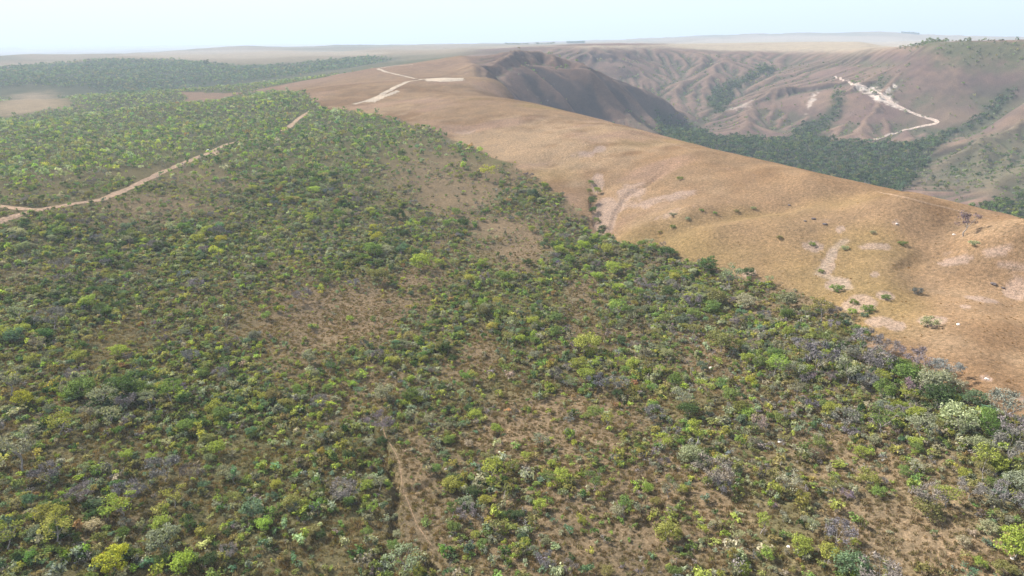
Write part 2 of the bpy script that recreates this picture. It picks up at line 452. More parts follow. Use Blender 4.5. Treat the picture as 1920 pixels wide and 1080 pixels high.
def ground_material(name, fine=1.0, strength=0.38, attr=True, col=(0.4, 0.3, 0.25)):
    m, nt, out = new_mat(name)
    geo = nd(nt, 'ShaderNodeNewGeometry')
    if attr:
        at = nd(nt, 'ShaderNodeAttribute', attribute_name='albedo'); c = at.outputs['Color']
    else:
        rgb = nd(nt, 'ShaderNodeRGB'); rgb.outputs[0].default_value = (*col, 1); c = rgb.outputs[0]
    p = geo.outputs['Position']
    c = mult(nt, c, ramp(nt, noise(nt, p, 3.1 * fine, 3, 0.7), 0.30, 0.70, (0.52, 0.50, 0.46), (1.42, 1.42, 1.38)))
    c = mult(nt, c, ramp(nt, noise(nt, p, 0.95 * fine, 4, 0.65), 0.30, 0.70, (0.58, 0.60, 0.58), (1.42, 1.38, 1.36)))
    c = mult(nt, c, ramp(nt, noise(nt, p, 0.07 * fine, 5, 0.6), 0.32, 0.68, (0.84, 0.86, 0.88), (1.14, 1.12, 1.08)))
    bs = nd(nt, 'ShaderNodeBsdfDiffuse'); bs.inputs['Roughness'].default_value = 0.6
    nt.links.new(c, bs.inputs['Color'])
    bump = nd(nt, 'ShaderNodeBump'); bump.inputs['Strength'].default_value = strength; bump.inputs['Distance'].default_value = 0.35
    nt.links.new(noise(nt, p, 2.0 * fine, 5, 0.7), bump.inputs['Height'])
    nt.links.new(bump.outputs[0], bs.inputs['Normal'])
    nt.links.new(bs.outputs[0], out.inputs['Surface'])
    return m
M_GROUND = ground_material('dry_ground')
M_ROAD = ground_material('dirt_track', 0.8, 0.25, False, (0.37, 0.26, 0.19))
M_PATH = ground_material('trodden_earth', 1.2, 0.3, False, (0.25, 0.175, 0.12))
M_SAND = ground_material('pale_sand', 0.5, 0.2, False, (0.44, 0.36, 0.29))
M_SCAR = ground_material('pale_cutting', 0.25, 0.3, False, (0.44, 0.355, 0.315))

def tag(o, label=None, cat=None, group=None, kind=None):
    if label: o['label'] = label
    if cat: o['category'] = cat
    if group: o['group'] = group
    if kind: o['kind'] = kind
    return o
def mesh_obj(name, verts, faces, mat, parent=None, smooth=False, link=True):
    me = bpy.data.meshes.new(name)
    me.from_pydata([tuple(map(float, v)) for v in verts], [], [tuple(map(int, f)) for f in faces])
    if smooth: me.polygons.foreach_set('use_smooth', [True] * len(me.polygons))
    for k in (mat if isinstance(mat, (list, tuple)) else [mat]): me.materials.append(k)
    o = bpy.data.objects.new(name, me)
    if link: COL.objects.link(o)
    if parent: o.parent = parent
    return o

# ------------------------------------------------------------------ zones of the land (world outlines on the ground)
GRASS_EDGE = [(340,173),(430,174),(520,171),(578,179),(600,202),(660,209),(740,226),(830,252),(900,286),(950,312),(1010,335),(1062,362),(1088,385),(1108,420),(1126,446),(1190,453),(1240,471),(1300,490),(1360,507),(1420,531),(1480,552),(1540,582),(1590,602),(1632,645),(1690,676),(1760,708),(1830,752),(1880,792),(1960,835),(2150,905)]
Z_GRASS = line(GRASS_EDGE, 20) + [(900, 150), (1600, 500), (1600, 1400), (700, 1900), (100, 2000), bearing(740, 1500), bearing(600, 1180), bearing(420, 1080), bearing(340, 960)]
Z_FLOOR_WOOD = line([(1232,206),(1262,222),(1300,241),(1345,256),(1400,259),(1440,262),(1478,258),(1510,237),(1556,206),(1566,168),(1576,170),(1578,205),(1562,232),(1532,260),(1580,262),(1640,269),(1700,272),(1745,257),(1795,238),(1803,243),(1762,276),(1736,312),(1715,336)], 12, True) + [bearing(1700, 700), bearing(1560, 700), bearing(1400, 780), bearing(1300, 860), bearing(1245, 1050)]
Z_GORGE_WOOD = line([(1338,212),(1324,192),(1342,166),(1368,155),(1400,141),(1438,122),(1452,127),(1410,151),(1376,170),(1370,186),(1352,214)], 10, True)
Z_SIDE_WOOD = line([(1800,241),(1838,216),(1864,192),(1880,168),(1905,160),(1900,185),(1855,224),(1815,247)], 10, True)
Z_LOW_WOOD = line([(1832,388),(1868,376),(1920,364)], 10, True) + [bearing(2050, 800), bearing(2050, 600), bearing(1900, 560), bearing(1840, 640)]
Z_FAR_WOOD = line([(-60,132),(0,128),(100,120),(200,111),(330,114),(450,123),(560,119),(690,107),(738,109),(720,117),(640,130),(500,149),(350,167),(230,180),(130,165),(60,158),(0,166),(-60,170)], 20)
Z_KNOLL = line([(-40,205),(0,190),(30,178),(80,172),(120,186),(130,200),(60,212),(0,222)], 20)
Z_FIELDS = [line([(205,106),(250,101),(330,96),(480,93.5),(660,96),(735,99),(690,103),(600,104),(480,110),(330,111),(260,107)], 25),
            line([(985,88),(1100,86.5),(1240,84),(1330,72.5),(1480,66),(1640,68),(1745,76),(1690,88),(1600,96),(1460,97),(1360,95),(1240,90),(1100,89)], 25)]
Z_PLATEAU_GREEN = line([(1700,88),(1745,80),(1800,78),(1920,77),(2000,78),(2000,125),(1920,128),(1850,122),(1760,116)], 20, True)
Z_RIGHT_SCRUB = line([(1720,335),(1770,300),(1830,265),(1920,235),(2000,230),(2000,380),(1900,372),(1830,360),(1740,350)], 15, True)

Z_SPILL = line([(1594,164),(1606,155),(1622,161),(1640,162),(1656,171),(1676,158),(1682,160),(1668,176),(1682,194),(1692,206),(1678,204),(1660,193),(1640,190),(1626,178),(1608,170)], 6, True)
Z_STREAK = line([(1519,182),(1531,166),(1535,174),(1525,196),(1511,218),(1507,218)], 6, True)
Z_STREAK2 = line([(1355,208),(1375,200),(1400,192),(1412,186),(1405,200),(1375,210)], 6, True)

CLEARINGS = [  # bare brown places in the scrub: centre, half axes in the picture, how bare
 (640,590,150,55,.85),(570,640,60,40,.7),(700,545,90,30,.6),(900,660,30,40,.8),(880,690,60,25,.6),(1090,560,28,55,.7),(980,800,75,60,.7),(700,720,70,40,.6),
 (780,880,38,75,.6),(800,980,50,65,.55),(650,740,50,40,.6),(1700,1000,160,75,.85),(1620,900,110,60,.7),(1560,850,90,40,.6),(1750,930,90,50,.7),(790,525,50,20,.8),
 (560,690,55,25,.5),(300,385,110,22,.7),(380,330,60,22,.5),(280,410,80,20,.6),(210,990,50,25,.6),(100,770,70,25,.4),(1330,650,60,35,.6),(1000,930,90,40,.35),(1200,930,80,40,.4),(1350,960,70,40,.35),(1200,1000,100,40,.35),
 (980,465,40,35,.75),(930,430,40,25,.55),(860,370,60,30,.5),(815,330,40,35,.5),(1180,640,40,35,.5),(600,560,120,25,.6),(540,500,60,20,.4),(430,345,50,18,.5),(1100,790,90,60,.35),(760,300,30,40,.4)]
DENSE = [  # thickets: centre, half axes, extra
 (200,740,110,45,1.0),(170,800,90,30,.5),(60,640,110,70,.6),(160,560,120,45,.8),(310,450,150,45,.8),(60,450,90,50,.6),(560,300,130,60,.9),(620,360,100,60,.7),(500,250,90,40,.6),(690,270,60,40,.7),
 (1100,480,110,35,.9),(1260,560,160,60,.8),(1450,640,150,60,.9),(1600,690,110,50,1.0),(1700,740,120,45,1.0),(1820,790,90,40,.8),(1870,900,70,60,.7),(980,620,90,40,.7),(800,640,90,50,.8),(870,590,80,30,.6),
 (640,900,110,90,.7),(900,910,70,40,.8),(120,950,140,100,.3),(350,1000,130,70,.5),(450,930,120,70,.3),(1180,700,130,60,.5),(720,460,70,40,.6),(1000,370,70,35,.8),(1110,360,16,55,1.2),(1120,440,20,20,1.0),(850,930,30,30,.5),(430,760,120,70,.4)]

def field(px, py, table):
    s = np.zeros(px.shape)
    for cx, cy, ax, ay, k in table:
        q = ((px - cx) / ax) ** 2 + ((py - cy) / ay) ** 2
        s = np.maximum(s, k * np.exp(-0.9 * q * q))
    return s
# the tables above are turned into world ellipses once, so that density belongs to the ground and not to the picture
def world_table(table):
    o = []
    for cx, cy, ax, ay, k in table:
        p = hit([cx, cx - ax, cx + ax, cx, cx], [cy, cy, cy, cy - ay, cy + ay])
        c = p[0]
        o.append((c[0], c[1], 0.5 * np.hypot(*(p[1] - p[2])), 0.5 * np.hypot(*(p[3] - p[4])), math.atan2(c[0], c[1]), k))
    return o
W_CLEAR = world_table([(a, b, 1.2 * c, 1.2 * d, min(1, 1.15 * k)) for a, b, c, d, k in CLEARINGS]); W_DENSE = world_table(DENSE)
def wfield(x, y, table):
    s = np.zeros(x.shape)
    for cx, cy, ra, rb, az, k in table:
        dx = x - cx; dy = y - cy
        u = dx * math.cos(az) - dy * math.sin(az); v = dx * math.sin(az) + dy * math.cos(az)
        q = (u / ra) ** 2 + (v / rb) ** 2
        m = q < 6
        if m.any(): s[m] = np.maximum(s[m], k * np.exp(-0.9 * q[m] * q[m]))
    return s

# bare sandy rings and rock pavements on the grassy hill: centre, half axes in the picture
RINGS = [(1525,462,22,9),(1552,500,12,16),(1567,535,24,13),(1610,572,30,16),(1660,555,15,8),(1650,602,28,10),(1745,602,30,11),(1680,610,20,10),(1405,512,14,10),(1575,430,9,6),(1680,418,8,5),(1560,478,10,14),(1640,515,8,5),
 (1640,462,30,8),(1900,500,30,10),(1905,548,26,20),(1870,470,30,8),(1790,490,30,6),(1240,375,60,10),(1180,370,30,30),(1260,400,30,8),(1120,345,12,18),(1135,400,18,30),(1090,290,30,8),(1125,280,12,6),(1810,575,10,4),(1850,710,12,6),(1925,750,14,5),
 (870,250,25,6),(800,250,40,6),(1840,560,30,5),(1330,275,30,3)]
W_RINGS = world_table([(a, b, c, d, 1.0 if c < 24 or a > 1500 else 0.5) for a, b, c, d in RINGS])

W_TRAIL = line([(1583,452),(1562,468),(1556,488),(1541,503),(1536,514),(1556,520),(1582,527),(1592,540)], 8)
def land_colours(x, y, z, slope, conc, az, r, canyon):
    N = x.shape
    def L3(c): return np.broadcast_to(np.array(c, float), N + (3,)).copy()
    def mix(c, d, m): return c + (np.array(d) - c) * m[..., None]
    n1 = fbm(x / 55, y / 55, 61, 4); n2 = fbm(x / 12, y / 12, 71, 3); n3 = fbm(x / 160, y / 160, 81, 3)
    # scrub floor
    c = L3((0.185, 0.138, 0.088))
    c = mix(c, (0.140, 0.132, 0.064), sstep(-0.1, 0.6, n1 + 0.5 * n2))
    c = mix(c, (0.20, 0.150, 0.095), sstep(0.05, 0.7, -n1 + 0.6 * n2))
    bare = wfield(x, y, W_CLEAR)
    lush = np.clip(0.55 * wfield(x, y, W_DENSE) + 0.75 * sstep(0.08, -0.3, az) + 0.3 * n1, 0, 1)
    c = mix(c, (0.130, 0.120, 0.062), lush * 0.85)
    c = mix(c, (0.230, 0.168, 0.110), np.clip(bare * 0.95, 0, 1))
    c = mix(c, (0.30, 0.22, 0.17), sstep(0.45, 0.75, n2 * 0.6 + n1 * 0.4) * 0.5 * sstep(400, 150, r))
    c = mix(c, (0.10, 0.105, 0.055), 0.7 * sstep(380, 600, r))
    # grass
    g = L3((0.255, 0.170, 0.102))
    g = mix(g, (0.200, 0.126, 0.072), sstep(-0.25, 0.5, n1 + 0.5 * n2))
    g = mix(g, (0.315, 0.222, 0.140), sstep(0.1, 0.7, n3 - 0.4 * n2))
    g = mix(g, (0.235, 0.175, 0.065), sstep(0.2, 0.6, fbm(x / 90, y / 90, 91, 3)) * 0.5)
    g = mix(g, (0.30, 0.195, 0.145), sstep(0.25, 0.6, fbm(x / 70 + 3, y / 45, 95, 4)) * 0.55)
    g = mix(g, (0.250, 0.165, 0.115), sstep(900, 1100, r) * 0.7)
    ring = wfield(x, y, W_RINGS)
    g = mix(g, (0.36, 0.27, 0.225), sstep(0.28, 0.55, ring + 0.3 * n2 + 0.25 * fbm(x / 4, y / 4, 77, 2)) * 0.65)
    g = g * np.array([1.03, 1.03, 1.06])
    tr, _ = poly_dist(x, y, W_TRAIL)
    g = mix(g, (0.36, 0.28, 0.22), 0.75 * sstep(2.2, 0.7, tr + 0.9 * n2))
    sg = signed(x, y, Z_GRASS, 400)
    gm = sstep(-2, 3, sg + 5 * n2 + 7 * fbm(x / 26, y / 26, 79, 2))
    c = mix(c, g, gm)
    # canyon country
    k = L3((0.190, 0.126, 0.112))
    k = mix(k, (0.235, 0.160, 0.130), sstep(-0.1, 0.5, n1) * 0.8)
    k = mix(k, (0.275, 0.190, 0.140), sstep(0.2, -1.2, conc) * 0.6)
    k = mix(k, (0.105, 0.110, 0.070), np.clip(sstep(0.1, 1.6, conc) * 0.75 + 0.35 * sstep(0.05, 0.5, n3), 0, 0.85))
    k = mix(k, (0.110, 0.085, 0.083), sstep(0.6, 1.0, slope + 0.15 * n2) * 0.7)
    # the escarpment: runnel rock darkened as painted shade, reddish grass on the ribs
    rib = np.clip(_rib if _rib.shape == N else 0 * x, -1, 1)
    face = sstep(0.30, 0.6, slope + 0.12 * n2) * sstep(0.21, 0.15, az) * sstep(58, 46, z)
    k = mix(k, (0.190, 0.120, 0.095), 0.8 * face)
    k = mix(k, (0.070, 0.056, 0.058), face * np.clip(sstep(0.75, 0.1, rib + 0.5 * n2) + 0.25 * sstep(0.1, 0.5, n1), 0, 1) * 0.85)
    k = mix(k, (0.13, 0.13, 0.085), sstep(-25, 20, signed(x, y, Z_RIGHT_SCRUB)) * 0.65)
    k = 0.9 * k
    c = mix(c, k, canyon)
    # plateau beyond, far fields and plains
    far = sstep(1500, 2300, r) * (1 - canyon * sstep(2500, 2100, r))
    f = L3((0.30, 0.235, 0.165))
    f = mix(f, (0.20, 0.18, 0.125), sstep(-0.2, 0.5, fbm(x / 420, y / 420, 101, 4)))
    f = mix(f, (0.21, 0.15, 0.125), sstep(0.12, 0.3, slope) * 0.8)
    f = mix(f, (0.46, 0.41, 0.35), sstep(6500, 9000, r) * sstep(-0.35, 0.1, fbm(x / 3800, y / 2600, 107, 3)))
    c = mix(c, f, far)
    for zf in Z_FIELDS:
        c = mix(c, (0.37, 0.305, 0.235), sstep(-30, 25, signed(x, y, zf) + 10 * n2) * (1 - 0.25 * sstep(0, 0.5, fbm(x / 300, y / 90, 111, 3))))
    # woods: leaf litter floor
    for zw, e in ((Z_FLOOR_WOOD, 12), (Z_GORGE_WOOD, 14), (Z_SIDE_WOOD, 10), (Z_LOW_WOOD, 10)):
        c = mix(c, (0.055, 0.070, 0.040), sstep(-e, e, signed(x, y, zw) + 0.6 * e * n2) * 0.9)
    c = mix(c, (0.075, 0.085, 0.050), sstep(-40, 40, signed(x, y, Z_FAR_WOOD) + 30 * n2) * 0.9)
    c = mix(c, (0.10, 0.105, 0.06), sstep(-20, 20, signed(x, y, Z_PLATEAU_GREEN) + 20 * n2) * 0.9)
    c = mix(c, (0.33, 0.25, 0.165), sstep(-30, 30, signed(x, y, Z_KNOLL) + 15 * n2))
    # bare pale scars on the canyon wall and quarry spill
    brk = fbm(x / 5, y / 7, 121, 4, 0.65)
    for zs, soft, kk in ((Z_SPILL, 6, 0.9), (Z_STREAK, 4, 0.6), (Z_STREAK2, 6, 0.35)):
        c = mix(c, (0.66, 0.57, 0.52), kk * sstep(0.0, 1.1, np.clip(signed(x, y, zs) / soft, -9, 0.9) + 1.9 * brk))
    return np.clip(0.84 * c, 0.01, 0.8), gm, bare

# ------------------------------------------------------------------ the ground sheet
def wrap_columns(G):
    """adds the land to the sides of and behind the camera, easing from the right edge round to the left edge"""
    s = np.linspace(0, 1, 66)[1:-1]
    s = s * s * (3 - 2 * s)
    side = G[-1][None] * (1 - s).reshape(-1, *([1] * (G.ndim - 1))) + G[0][None] * s.reshape(-1, *([1] * (G.ndim - 1)))
    return np.concatenate([G, side], 0)
AZ_ALL = np.concatenate([az_dense, az_out])
def slope_of(Z):
    dA = np.gradient(Z, az_dense, axis=0) / _rd
    dR = np.gradient(Z, LR, axis=1) / _rd
    return np.hypot(dA, dR)
def concavity(Z):
    S = np.zeros_like(Z); m = (CANYON > 0.02) & (_rd < 2500) & (_rd > 300)
    x, y = XD[m], YD[m]; acc = np.zeros(x.shape)
    for d in (9.0, 18.0, 36.0):
        acc += (bil(Z, x + d, y) + bil(Z, x - d, y) + bil(Z, x, y + d) + bil(Z, x, y - d) - 4 * Z[m]) / (0.22 * d)
    S[m] = acc / 3
    return S
SLOPE = slope_of(ZD); CONC = concavity(ZD)
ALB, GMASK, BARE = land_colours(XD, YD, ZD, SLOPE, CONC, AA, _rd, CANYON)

def build_ground():
    Z = wrap_columns(ZD); A = np.concatenate([AA, np.repeat(az_out[:, None], len(LR), 1)], 0)
    C = wrap_columns(ALB)
    R = np.broadcast_to(RR, Z.shape)
    V = np.stack([np.sin(A) * R, np.cos(A) * R, Z], -1)
    na, nr = Z.shape
    verts = V.reshape(-1, 3)
    i = np.arange(na)[:, None]; j = np.arange(nr - 1)[None, :]
    i2 = (i + 1) % na
    q = np.stack([i * nr + j, i2 * nr + j + 0 * i, i2 * nr + j + 1, i * nr + j + 1 + 0 * i], -1).reshape(-1, 4)
    # close the middle below the camera
    me = bpy.data.meshes.new('ground')
    nv = len(verts) + 1
    centre = len(verts)
    verts = np.vstack([verts, [[0, 0, float(ZD[:, 0].mean())]]])
    ring = np.arange(na) * nr
    tri = np.stack([np.full(na, centre), np.roll(ring, -1), ring], -1)
    me.vertices.add(nv); me.vertices.foreach_set('co', verts.astype(np.float32).ravel())
    nl = q.size + tri.size
    me.loops.add(nl); me.loops.foreach_set('vertex_index', np.concatenate([q[:, ::-1].ravel(), tri[:, ::-1].ravel()]).astype(np.int32))
    me.polygons.add(len(q) + len(tri))
    me.polygons.foreach_set('loop_start', np.concatenate([np.arange(len(q)) * 4, q.size + np.arange(len(tri)) * 3]).astype(np.int32))
    me.polygons.foreach_set('loop_total', np.concatenate([np.full(len(q), 4), np.full(len(tri), 3)]).astype(np.int32))
    me.polygons.foreach_set('use_smooth', np.ones(len(q) + len(tri), bool))
    me.update(calc_edges=True)
    at = me.attributes.new('albedo', 'FLOAT_COLOR', 'POINT')
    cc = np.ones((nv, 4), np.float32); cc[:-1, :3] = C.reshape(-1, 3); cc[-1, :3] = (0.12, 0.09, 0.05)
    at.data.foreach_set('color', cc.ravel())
    me.materials.append(M_GROUND)
    o = bpy.data.objects.new('ground', me); COL.objects.link(o)
    return tag(o, 'rolling dry savanna ground with grassy ridge, canyon and distant plateau', 'ground', kind='structure')
ground = build_ground()
def gz(x, y): return bil(ZD, np.asarray(x, float), np.asarray(y, float))

# ------------------------------------------------------------------ tracks and bare sheets laid on the ground
def smooth_line(P, step):
    P = np.array(P, float)
    d = np.r_[0, np.cumsum(np.hypot(*np.diff(P, axis=0).T))]
    n = max(3, int(d[-1] / step))
    s = np.linspace(0, d[-1], n)
    Q = np.stack([np.interp(s, d, P[:, 0]), np.interp(s, d, P[:, 1])], 1)
    for _ in range(3): Q[1:-1] = 0.25 * Q[:-2] + 0.5 * Q[1:-1] + 0.25 * Q[2:]
    return Q
def track(name, pts, width, mat, lift, label, step=2.0, seed=1, far=False, cat='track'):
    Q = smooth_line(line(pts, 10, far), step)
    T = np.gradient(Q, axis=0); T /= np.hypot(T[:, 0], T[:, 1])[:, None]
    Nn = np.stack([-T[:, 1], T[:, 0]], 1)
    k = np.arange(len(Q)); ns = 7
    V = []; 
    wl = width * (0.5 + 0.14 * vnoise(k * 0.23, k * 0 + seed, 3) + 0.08 * vnoise(k * 0.9, k * 0 + seed, 4))
    wr = width * (0.5 + 0.14 * vnoise(k * 0.23, k * 0 + seed + 9, 3) + 0.08 * vnoise(k * 0.9, k * 0 + seed + 9, 4))
    tp = np.minimum(1, np.minimum(k, len(Q) - 1 - k) / 6.0 + 0.12)
    if cat == 'path': wl = wl * tp; wr = wr * tp
    for c in range(ns):
        f = c / (ns - 1)
        off = -wl * (1 - f) + wr * f
        p = Q + Nn * off[:, None]
        rut = 0.03 * abs(math.cos(f * 2 * math.pi))
        V.append(np.c_[p, gz(p[:, 0], p[:, 1]) + lift * (0.6 + 0.4 * math.sin(math.pi * f)) - rut])
    V = np.stack(V, 1).reshape(-1, 3)
    Fc = [(i * ns + c, (i + 1) * ns + c, (i + 1) * ns + c + 1, i * ns + c + 1) for i in range(len(Q) - 1) for c in range(ns - 1)]
    o = mesh_obj(name, V, Fc, mat, smooth=True)
    tag(o, label, cat, kind='structure')
    return o, Q
def patch(name, pts, mat, lift, label, cell=2.0, ragged=1.0, cat='clearing', far=False):
    poly = line(pts, 8, far)
    xs = [p[0] for p in poly]; ys = [p[1] for p in poly]
    gx = np.arange(min(xs) - cell, max(xs) + cell, cell); gy = np.arange(min(ys) - cell, max(ys) + cell, cell)
    X, Y = np.meshgrid(gx, gy, indexing='ij')
    S = signed(X, Y, poly) + ragged * fbm(X / (3 * ragged + 1), Y / (3 * ragged + 1), 7, 3)
    Z = gz(X, Y) + lift * sstep(-cell, 2 * cell, S)
    ny = len(gy)
    V = np.stack([X, Y, Z], -1).reshape(-1, 3)
    Fc = []
    ok = (S > 0).astype(int)
    for i in range(len(gx) - 1):
        for j in range(ny - 1):
            if ok[i, j] + ok[i + 1, j] + ok[i, j + 1] + ok[i + 1, j + 1] >= 3:
                Fc.append((i * ny + j, (i + 1) * ny + j, (i + 1) * ny + j + 1, i * ny + j + 1))
    used = sorted({v for f in Fc for v in f}); mp = {v: n for n, v in enumerate(used)}
    o = mesh_obj(name, V[used], [[mp[v] for v in f] for f in Fc], mat, smooth=True)
    return tag(o, label, cat, kind='structure')

road_main, Q_ROAD = track('dirt_road', [(-120,462),(0,415),(45,400),(125,384),(185,376),(250,350),(300,325),(345,306),(388,288),(425,270),(470,261),(484,258)], 4.4, M_ROAD, 0.12, 'tan dirt road climbing through the green scrub past a parked car', 2.0, 1)
road_upper, Q_UPPER = track('dirt_road', [(528,246),(540,240),(560,222),(574,213),(582,208)], 5.0, M_ROAD, 0.15, 'short tan stretch of dirt road at the top of the scrub', 2.0, 2)
road_fork, Q_FORK = track('dirt_road', [(-140,372),(-60,380),(0,386),(40,392),(70,393)], 3.8, M_ROAD, 0.10, 'short dirt side road joining the main dirt road at the picture edge', 2.0, 5)
road_ridge, Q_RIDGE = track('dirt_road', [(662,196),(682,191),(712,180),(735,167),(765,153),(790,150)], 6.5, M_SAND, 0.4, 'pale sandy road over the grassy ridge up to the bare clearing', 3.0, 8)
road_back, Q_BACK = track('dirt_road', [(780,148),(750,141),(722,135),(708,129),(735,124),(775,121)], 4.5, M_SAND, 0.35, 'narrow pale track winding behind the bare clearing on the ridge', 3.0, 12)
patch('sandy_clearing', [(782,149),(830,146),(868,147),(872,151),(845,154),(800,153)], M_SAND, 0.6, 'flat pale sandy clearing on the crest of the grassy ridge', 2.5, 3.0)
patch('sandy_clearing', [(682,190),(705,183),(718,179),(745,168),(752,172),(730,180),(712,188),(700,193)], M_SAND, 0.4, 'narrow pale sand spill beside the ridge road', 2.0, 2.0)
patch('sandy_clearing', [(392,285),(408,281),(412,289),(400,293)], M_ROAD, 0.10, 'small reddish dirt pull-in beside the parked vehicle', 1.0, 1.0)
track('footpath', [(1130,228),(1160,240),(1200,254),(1250,268),(1310,283)], 1.2, M_PATH, 0.10, 'thin pale footpath along the crest of the grassy ridge', 2.0, 3, cat='path')
track('footpath', [(1640,358),(1700,372),(1770,388),(1830,402),(1860,412)], 0.9, M_PATH, 0.10, 'thin pale footpath on the grassy ridge towards the picture edge', 2.0, 4, cat='path')
track('footpath', [(712,770),(722,818),(735,838),(748,862),(752,890),(756,920),(768,948),(782,985),(800,1010),(815,1030)], 0.20, M_PATH, 0.05, 'thin trodden footpath winding through the scrub beside the erosion trench', 0.8, 6, cat='path')
track('footpath', [(862,150),(890,160),(915,172),(925,178)], 1.6, M_PATH, 0.2, 'faint pale footpath running down from the sandy clearing', 3.0, 7, cat='path')
scar_road, Q_SCAR = track('dirt_road', [(1566,143),(1585,151),(1605,158),(1632,166),(1652,177),(1668,190),(1690,202),(1715,214),(1740,222),(1764,230),(1738,235),(1700,243),(1670,252),(1638,262)], 4.2, M_SCAR, 0.5, 'pale zigzag dirt road cut into the far canyon wall', 5.0, 15, far=True)

# ------------------------------------------------------------------ plant materials: the colour comes with each plant
def leaf_material(name, trans=0.35, lo=0.62, hi=1.45):
    m, nt, out = new_mat(name)
    at = nd(nt, 'ShaderNodeAttribute', attribute_name='tint', attribute_type='INSTANCER')
    geo = nd(nt, 'ShaderNodeNewGeometry')
    c = mult(nt, at.outputs['Color'], ramp(nt, geo.outputs['Random Per Island'], 0.0, 1.0, (lo, lo, lo * 0.95), (hi, hi * 0.98, hi * 0.9)))
    d = nd(nt, 'ShaderNodeBsdfDiffuse'); nt.links.new(c, d.inputs['Color'])
    if trans > 0:
        t = nd(nt, 'ShaderNodeBsdfTranslucent')
        c2 = mult(nt, c, (1.15, 1.15, 0.65, 1))
        nt.links.new(c2, t.inputs['Color'])
        mx = nd(nt, 'ShaderNodeMixShader'); mx.inputs[0].default_value = trans
        nt.links.new(d.outputs[0], mx.inputs[1]); nt.links.new(t.outputs[0], mx.inputs[2])
        nt.links.new(mx.outputs[0], out.inputs['Surface'])
    else:
        nt.links.new(d.outputs[0], out.inputs['Surface'])
    return m
M_LEAF = leaf_material('leaves', 0.38)
M_TWIG = leaf_material('grey_twigs', 0.0, 0.6, 1.4)
M_BLADE = leaf_material('dry_blades', 0.25, 0.6, 1.4)
def bark_material():
    m, nt, out = new_mat('bark')
    geo = nd(nt, 'ShaderNodeNewGeometry')
    c = ramp(nt, noise(nt, geo.outputs['Position'], 6.0, 4, 0.7), 0.3, 0.7, (0.14, 0.12, 0.105), (0.40, 0.36, 0.33))
    d = nd(nt, 'ShaderNodeBsdfDiffuse'); nt.links.new(c, d.inputs['Color'])
    nt.links.new(d.outputs[0], out.inputs['Surface'])
    return m
M_BARK = bark_material()

# ------------------------------------------------------------------ plant shapes (metres; scaled when planted)
class Mesh:
    def __init__(s): s.v = []; s.f = []
    def limb(s, a, b, ra, rb, n=4):
        a = np.array(a, float); b = np.array(b, float)
        d = b - a; L = np.linalg.norm(d)
        if L < 1e-6: return
        d /= L
        u = np.cross(d, (0.31, 0.95, 0.12)); u /= np.linalg.norm(u); w = np.cross(d, u)
        o = len(s.v)
        for p, r in ((a, ra), (b, rb)):
            for k in range(n):
                t = 2 * math.pi * k / n
                s.v.append(p + r * (math.cos(t) * u + math.sin(t) * w))
        for k in range(n):
            k2 = (k + 1) % n
            s.f.append((o + k, o + k2, o + n + k2, o + n + k))
        s.f.append(tuple(o + n + k for k in range(n)))
    def leaves(s, C, N, size, R, aspect=1.0):
        C = np.asarray(C); N = np.asarray(N)
        N = N / (np.linalg.norm(N, axis=1)[:, None] + 1e-9)
        t = R.normal(size=N.shape); U = np.cross(N, t); U /= np.linalg.norm(U, axis=1)[:, None] + 1e-9
        W = np.cross(N, U)
        size = np.asarray(size)[:, None] * np.ones((len(C), 1))
        bend = 0.18 * size * N
        o = len(s.v)
        P = np.stack([C - U * size * aspect - bend, C - W * size * 0.62, C + U * size * aspect - bend, C + W * size * 0.62], 1).reshape(-1, 3)
        s.v.extend(P)
        s.f.extend([(o + 4 * k, o + 4 * k + 1, o + 4 * k + 2, o + 4 * k + 3) for k in range(len(C))])

def branching(R, H, W, fork, nl, sub, flat=0.35, trunk_r=0.09):
    """trunk and limbs; returns the wood and the limb tips"""
    m = Mesh(); tips = []
    p = np.zeros(3); pts = [p]
    n = 3
    for i in range(n):
        p = p + np.array([R.normal() * 0.06 * H, R.normal() * 0.06 * H, fork * H / n]); pts.append(p)
    pts[0] = pts[0] - np.array([0, 0, 0.25])
    for i in range(n): m.limb(pts[i], pts[i + 1], trunk_r * (1.25 - 0.2 * i), trunk_r * (1.05 - 0.2 * i), 5)
    a0 = R.uniform(0, 6.28)
    for k in range(nl):
        a = a0 + 6.283 * k / nl + R.normal() * 0.35
        rad = 0.5 * W * R.uniform(0.35, 0.75)
        e = np.array([math.cos(a) * rad, math.sin(a) * rad, H * R.uniform(0.68, 0.9)])
        st = pts[-1] if k % 2 == 0 else pts[-1] * 0.6 + pts[-2] * 0.4
        mid = (st + e) / 2 + np.array([math.cos(a), math.sin(a), -0.6]) * 0.06 * W
        m.limb(st, mid, trunk_r * 0.55, trunk_r * 0.42); m.limb(mid, e, trunk_r * 0.42, trunk_r * 0.22)
        tips.append(e)
        for q in range(sub):
            b = a + R.normal() * 0.9
            s0 = mid + (e - mid) * R.uniform(0, 0.8)
            e2 = s0 + np.array([math.cos(b) * W * 0.2, math.sin(b) * W * 0.2, H * R.uniform(0.02, 0.18)])
            m.limb(s0, e2, trunk_r * 0.28, trunk_r * 0.12, 3); tips.append(e2)
    return m, tips

